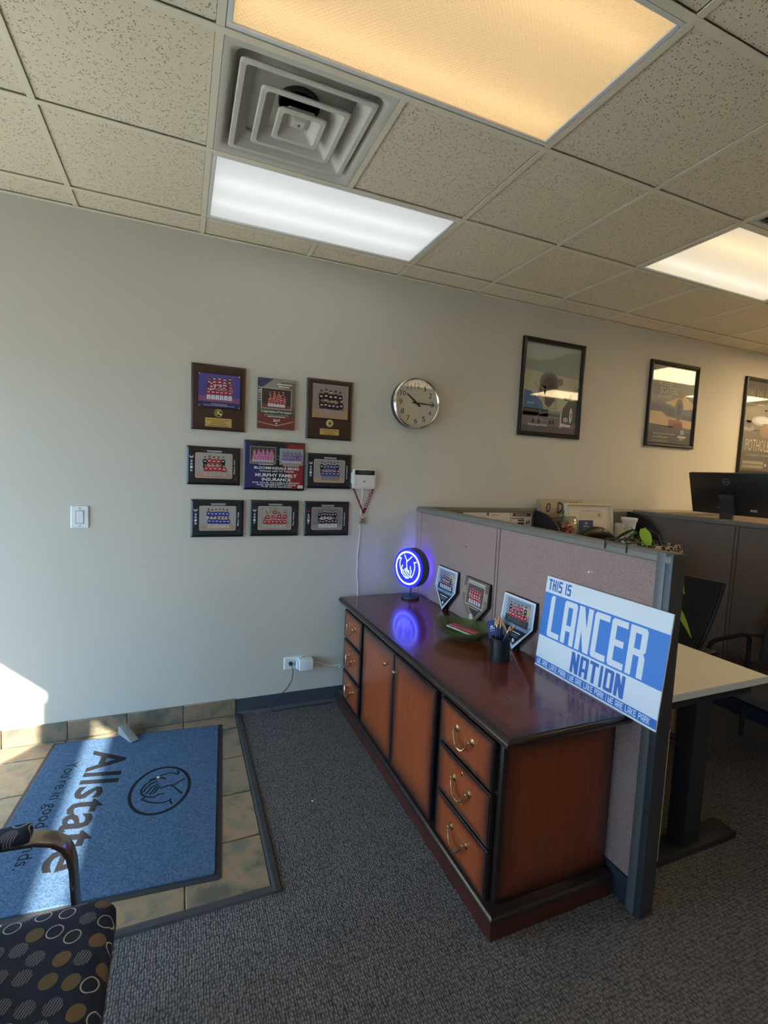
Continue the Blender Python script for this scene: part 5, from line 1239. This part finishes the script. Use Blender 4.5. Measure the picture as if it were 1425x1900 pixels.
def monitor():
    t = thing('raised_desk', 'raised white desk behind the brown partition carrying the monitor', 'desk', (4.75, -.75, 0))
    G().box(-.50, .40, -.68, .66, 1.10, 1.13).obj('desk_top', 'desk_white', t, bevel=.003)
    for y in (-.5, .5): G().box(-.04, .04, y - .04, y + .04, .03, 1.10).obj('leg_column', 'matte_black', t); G().box(-.28, .28, y - .045, y + .045, 0, .03).obj('leg_foot', 'matte_black', t)
    t = thing('monitor', 'black computer monitor seen from behind above the brown partition', 'monitor', (4.56, -.545, 1.1305))
    tilt = R(17)
    s = link('screen_unit', None, t)
    M = Matrix.Translation((-.055, 0, .555)) @ Matrix.Rotation(tilt, 4, 'Y')   # top edge leans to -x
    w, h = .302, .345
    M = Matrix.Translation((-.06, 0, .553)) @ Matrix.Rotation(-R(16), 4, 'Y')
    g = G().prism(rrect(-w, -h, w, 0, .006, 2), 'x', -.004, .022); g.xf(M); g.obj('housing', 'plastic_black', t, bevel=.003)
    g = G().box(.022, .0228, -w + .01, w - .01, -h + .018, -.01); g.xf(M); g.obj('screen', 'frame_black', t)
    g = G().box(-.024, -.004, -.055, .055, -h + .02, -.175); g.xf(M); g.obj('stand_mount', 'metal_dark', t, bevel=.003)
    g = G().loft([[(x, y, z) for x, y in ((-.02, -.05), (.0, -.05), (.0, .05), (-.02, .05))] for x, z in ()] or [[(-.02, -.05, 0.006), (.02, -.05, .006), (.02, .05, .006), (-.02, .05, .006)], [(-.005, -.05, .24), (.018, -.05, .24), (.018, .05, .24), (-.005, .05, .24)]])
    g.obj('stand_neck', 'metal_dark', t, bevel=.003)
    G().prism(rrect(-.10, -.13, .12, .13, .01, 2), 'z', 0, .008).obj('stand_base', 'metal_dark', t, bevel=.002)
    Mi = M
    p = Pr(lambda u, v, hh: tuple(Mi @ Vector((-.0045 - hh, -u, v))))
    p.ring(0, -.072, .027, .027, .004, (120, 122, 124), 0, 32); p.text('DELL', -.018, -.079, .018, -.065, (120, 122, 124), 0, .01)
    p.obj('emblem', 'print_matte', t)
    p = Pr(lambda u, v, hh: tuple(Mi @ Vector((-.0045 - hh, -u, v)))); p.rect(.165, -.305, .215, -.287, (150, 150, 148), 0); p.obj('sticker', 'print_matte', t)
    p = Pr(lambda u, v, hh: tuple(Mi @ Vector((-.0045 - hh, -u, v))))
    p.rect(-.115, -.29, -.085, -.283, (70, 66, 60), 0); p.rect(-.082, -.291, -.072, -.284, (206, 200, 186), 0)
    p.obj('port_mark', 'print_matte', t)
    bpy.data.objects.remove(s)
monitor()

def crumbs():
    for x, y, z, r, lab in ((1.103, -.952, 0, .006, 'pale crumb lying on the grey carpet'), (.421, -.554, .0113, .009, 'white paper crumb lying on the emblem of the blue mat')):
        o = G().sphere((0, 0, 0), (r, r * .7, r * .5), 7, 5).obj('crumb', 'paper_white', smooth=False); o.location = (x, y, z + r * .5); tag(o, lab, 'crumb')
crumbs()
